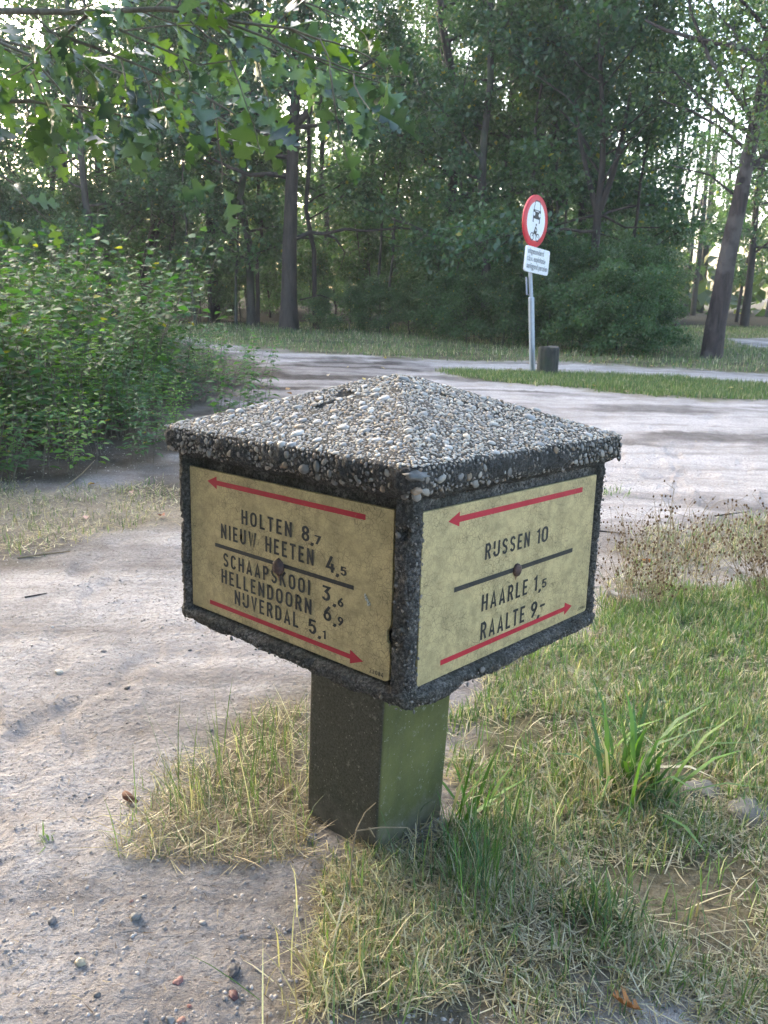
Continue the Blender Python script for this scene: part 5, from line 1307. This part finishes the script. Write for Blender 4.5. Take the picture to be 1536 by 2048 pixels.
    add([(-45, -118), (-25, -92), (18, -92), (45, -118)], 4, .0002); add([(18, -92), (26, -62)], 4, .0003)
    quad((-26, -90), (10, -90), (14, -76), (-22, -72), z=.0004); quad((-22, -76), (-6, -76), (10, -42), (-2, -36), z=.0005); add([(4, -46), (24, -62)], 5, .0006); add([(-12, -74), (14, -78), (6, -104)], 6, .0007)
    quad(*[(6 + 10 * math.cos(a), -26 + 10 * math.sin(a)) for a in np.linspace(0, 2 * math.pi, 9)[:-1]], z=.0008)
    child('motorcycle_symbol', G, M_SBLACK, cd, off + .0015)
    cp = P(1069, 516)
    import bmesh
    w, h, r = .30, .148, .03; G = Geo(); out = []
    for cx_, cy_, a0 in ((w - r, h - r, 0), (-w + r, h - r, 90), (-w + r, -h + r, 180), (w - r, -h + r, 270)):
        for k in range(5): a = math.radians(a0 + 22.5 * k); out.append((cx_ + r * math.cos(a), cy_ + r * math.sin(a)))
    m_ = len(out); V = np.array([(x, y, 0) for x, y in out] + [(x, y, -.02) for x, y in out])
    G.add(V, np.array([[i_, m_ + i_, m_ + (i_ + 1) % m_, (i_ + 1) % m_] for i_ in range(m_)])); G.add(V[:m_], np.array([list(range(m_))])); G.add(V[m_:], np.array([list(range(m_))[::-1]]))
    child('text_plate', G, M_WHITE, cp, off)
    for k, t in enumerate(('uitgezonderd', 't.b.v. exploitatie', 'aanliggend percelen')):
        cu = bpy.data.curves.new('lettering', 'FONT'); cu.body = t; cu.size = .092; cu.align_x = 'LEFT'; cu.space_character = 1.05; cu.offset = .0015
        ob = bpy.data.objects.new('lettering', cu); cu.materials.append(M_SBLACK2); COL.objects.link(ob); bpy.context.view_layer.update()
        me = bpy.data.meshes.new_from_object(ob); bpy.data.objects.remove(ob); me.materials.clear(); me.materials.append(M_SBLACK2)
        o = link_obj('lettering', me, root); mm = Matrix.Identity(4); x0 = -.262; y0 = .065 - k * .085
        sx_ = min(1.0, (.40, .46, .53)[k] / max(.01, max(v.co.x for v in me.vertices)))
        for i in range(3): mm[i][0] = ex2[i] * sx_; mm[i][1] = ey2[i]; mm[i][2] = ez[i]; mm[i][3] = cp[i] + ez[i] * (off + .002) + ex2[i] * x0 + ey2[i] * y0
        o.matrix_local = mm
M_SBLACK2 = metal('sign_grey_print', (.16, .17, .18), .5, 0)
sign()
# old timber stump beside the pole
def stump():
    p = gp(1094, 746); g = np.random.default_rng(4); n = 40; V = []; zs = np.array([-.1, .0, .04, .12, .2, .27, .31, .318])
    a = np.linspace(0, 2 * math.pi, n + 1)[:-1]; gr = np.where(np.arange(n) % 5 == 0, -.012, 0) + g.normal(0, .003, n)
    for z in zs:
        r = .128 + gr + (.012 if z < .03 else 0) - (.01 if z > .315 else 0); V.append(np.c_[r * np.cos(a) * 1.02, r * np.sin(a), z + 0 * a + .008 * np.sin(a * 2)])
    V = np.concatenate(V); i = np.arange(len(zs) - 1)[:, None] * n; j = np.arange(n)[None]; j2 = (j + 1) % n
    F = np.stack([i + j, i + j2, i + n + j2, i + n + j], -1).reshape(-1, 4); root = empty('wooden_stump', (p[0], p[1], 0)); mk('side', V, F, M_STUMP, root)
    top = V[-n:]; V2 = np.vstack([top + [0, 0, .001], [[0, 0, .322]]]); mk('top', V2, np.array([[n, k, (k + 1) % n] for k in range(n)]), M_STOP, root)
    tag(root, 'short weathered timber stump right beside the traffic sign pole', 'stump')
M_STUMP = bark_mat('stump_wood', (.014, .015, .013), (.06, .058, .048), (.035, .045, .03), 2.2, .01); M_STOP = bark_mat('stump_top', (.05, .048, .04), (.12, .11, .09))
stump()
def bollard():
    p = gp(1352, 664); V = []; pr = [(.075, -.1), (.075, .24), (.07, .26), (.05, .265), (.001, .268)]; n = 14; a = np.linspace(0, 2 * math.pi, n + 1)[:-1]
    V = np.concatenate([np.c_[r * np.cos(a), r * np.sin(a), z + 0 * a] for r, z in pr]); i = np.arange(len(pr) - 1)[:, None] * n; j = np.arange(n)[None]; j2 = (j + 1) % n
    o = mk('bollard', V, np.stack([i + j, i + j2, i + n + j2, i + n + j], -1).reshape(-1, 4), M_SBLACK, None, None, False); o.location = (p[0], p[1], 0); tag(o, 'small black post at the far field left of the leaning tree', 'bollard')
bollard()

# ================================================================== EVENING HAZE
def haze():
    x0, x1, y0, y1, z0, z1 = -85, 85, -30, 90, -1.4, 17.5
    V = [(x, y, z) for z in (z0, z1) for y in (y0, y1) for x in (x0, x1)]
    F = np.array([[0, 2, 3, 1], [4, 5, 7, 6], [0, 1, 5, 4], [2, 6, 7, 3], [0, 4, 6, 2], [1, 3, 7, 5]])
    m = bpy.data.materials.new('haze_air'); m.use_nodes = True; N = m.node_tree.nodes; N.remove(N['Principled BSDF'])
    v = N.new('ShaderNodeVolumePrincipled'); v.inputs['Density'].default_value = HAZE; v.inputs['Color'].default_value = (.93, .97, 1, 1); v.inputs['Anisotropy'].default_value = .3
    m.node_tree.links.new(v.outputs[0], N['Material Output'].inputs['Volume'])
    o = mk('haze', V, F, m); tag(o, 'thin evening haze in the clearing and between the trees', kind='stuff')
HAZE = 0.0011
haze()
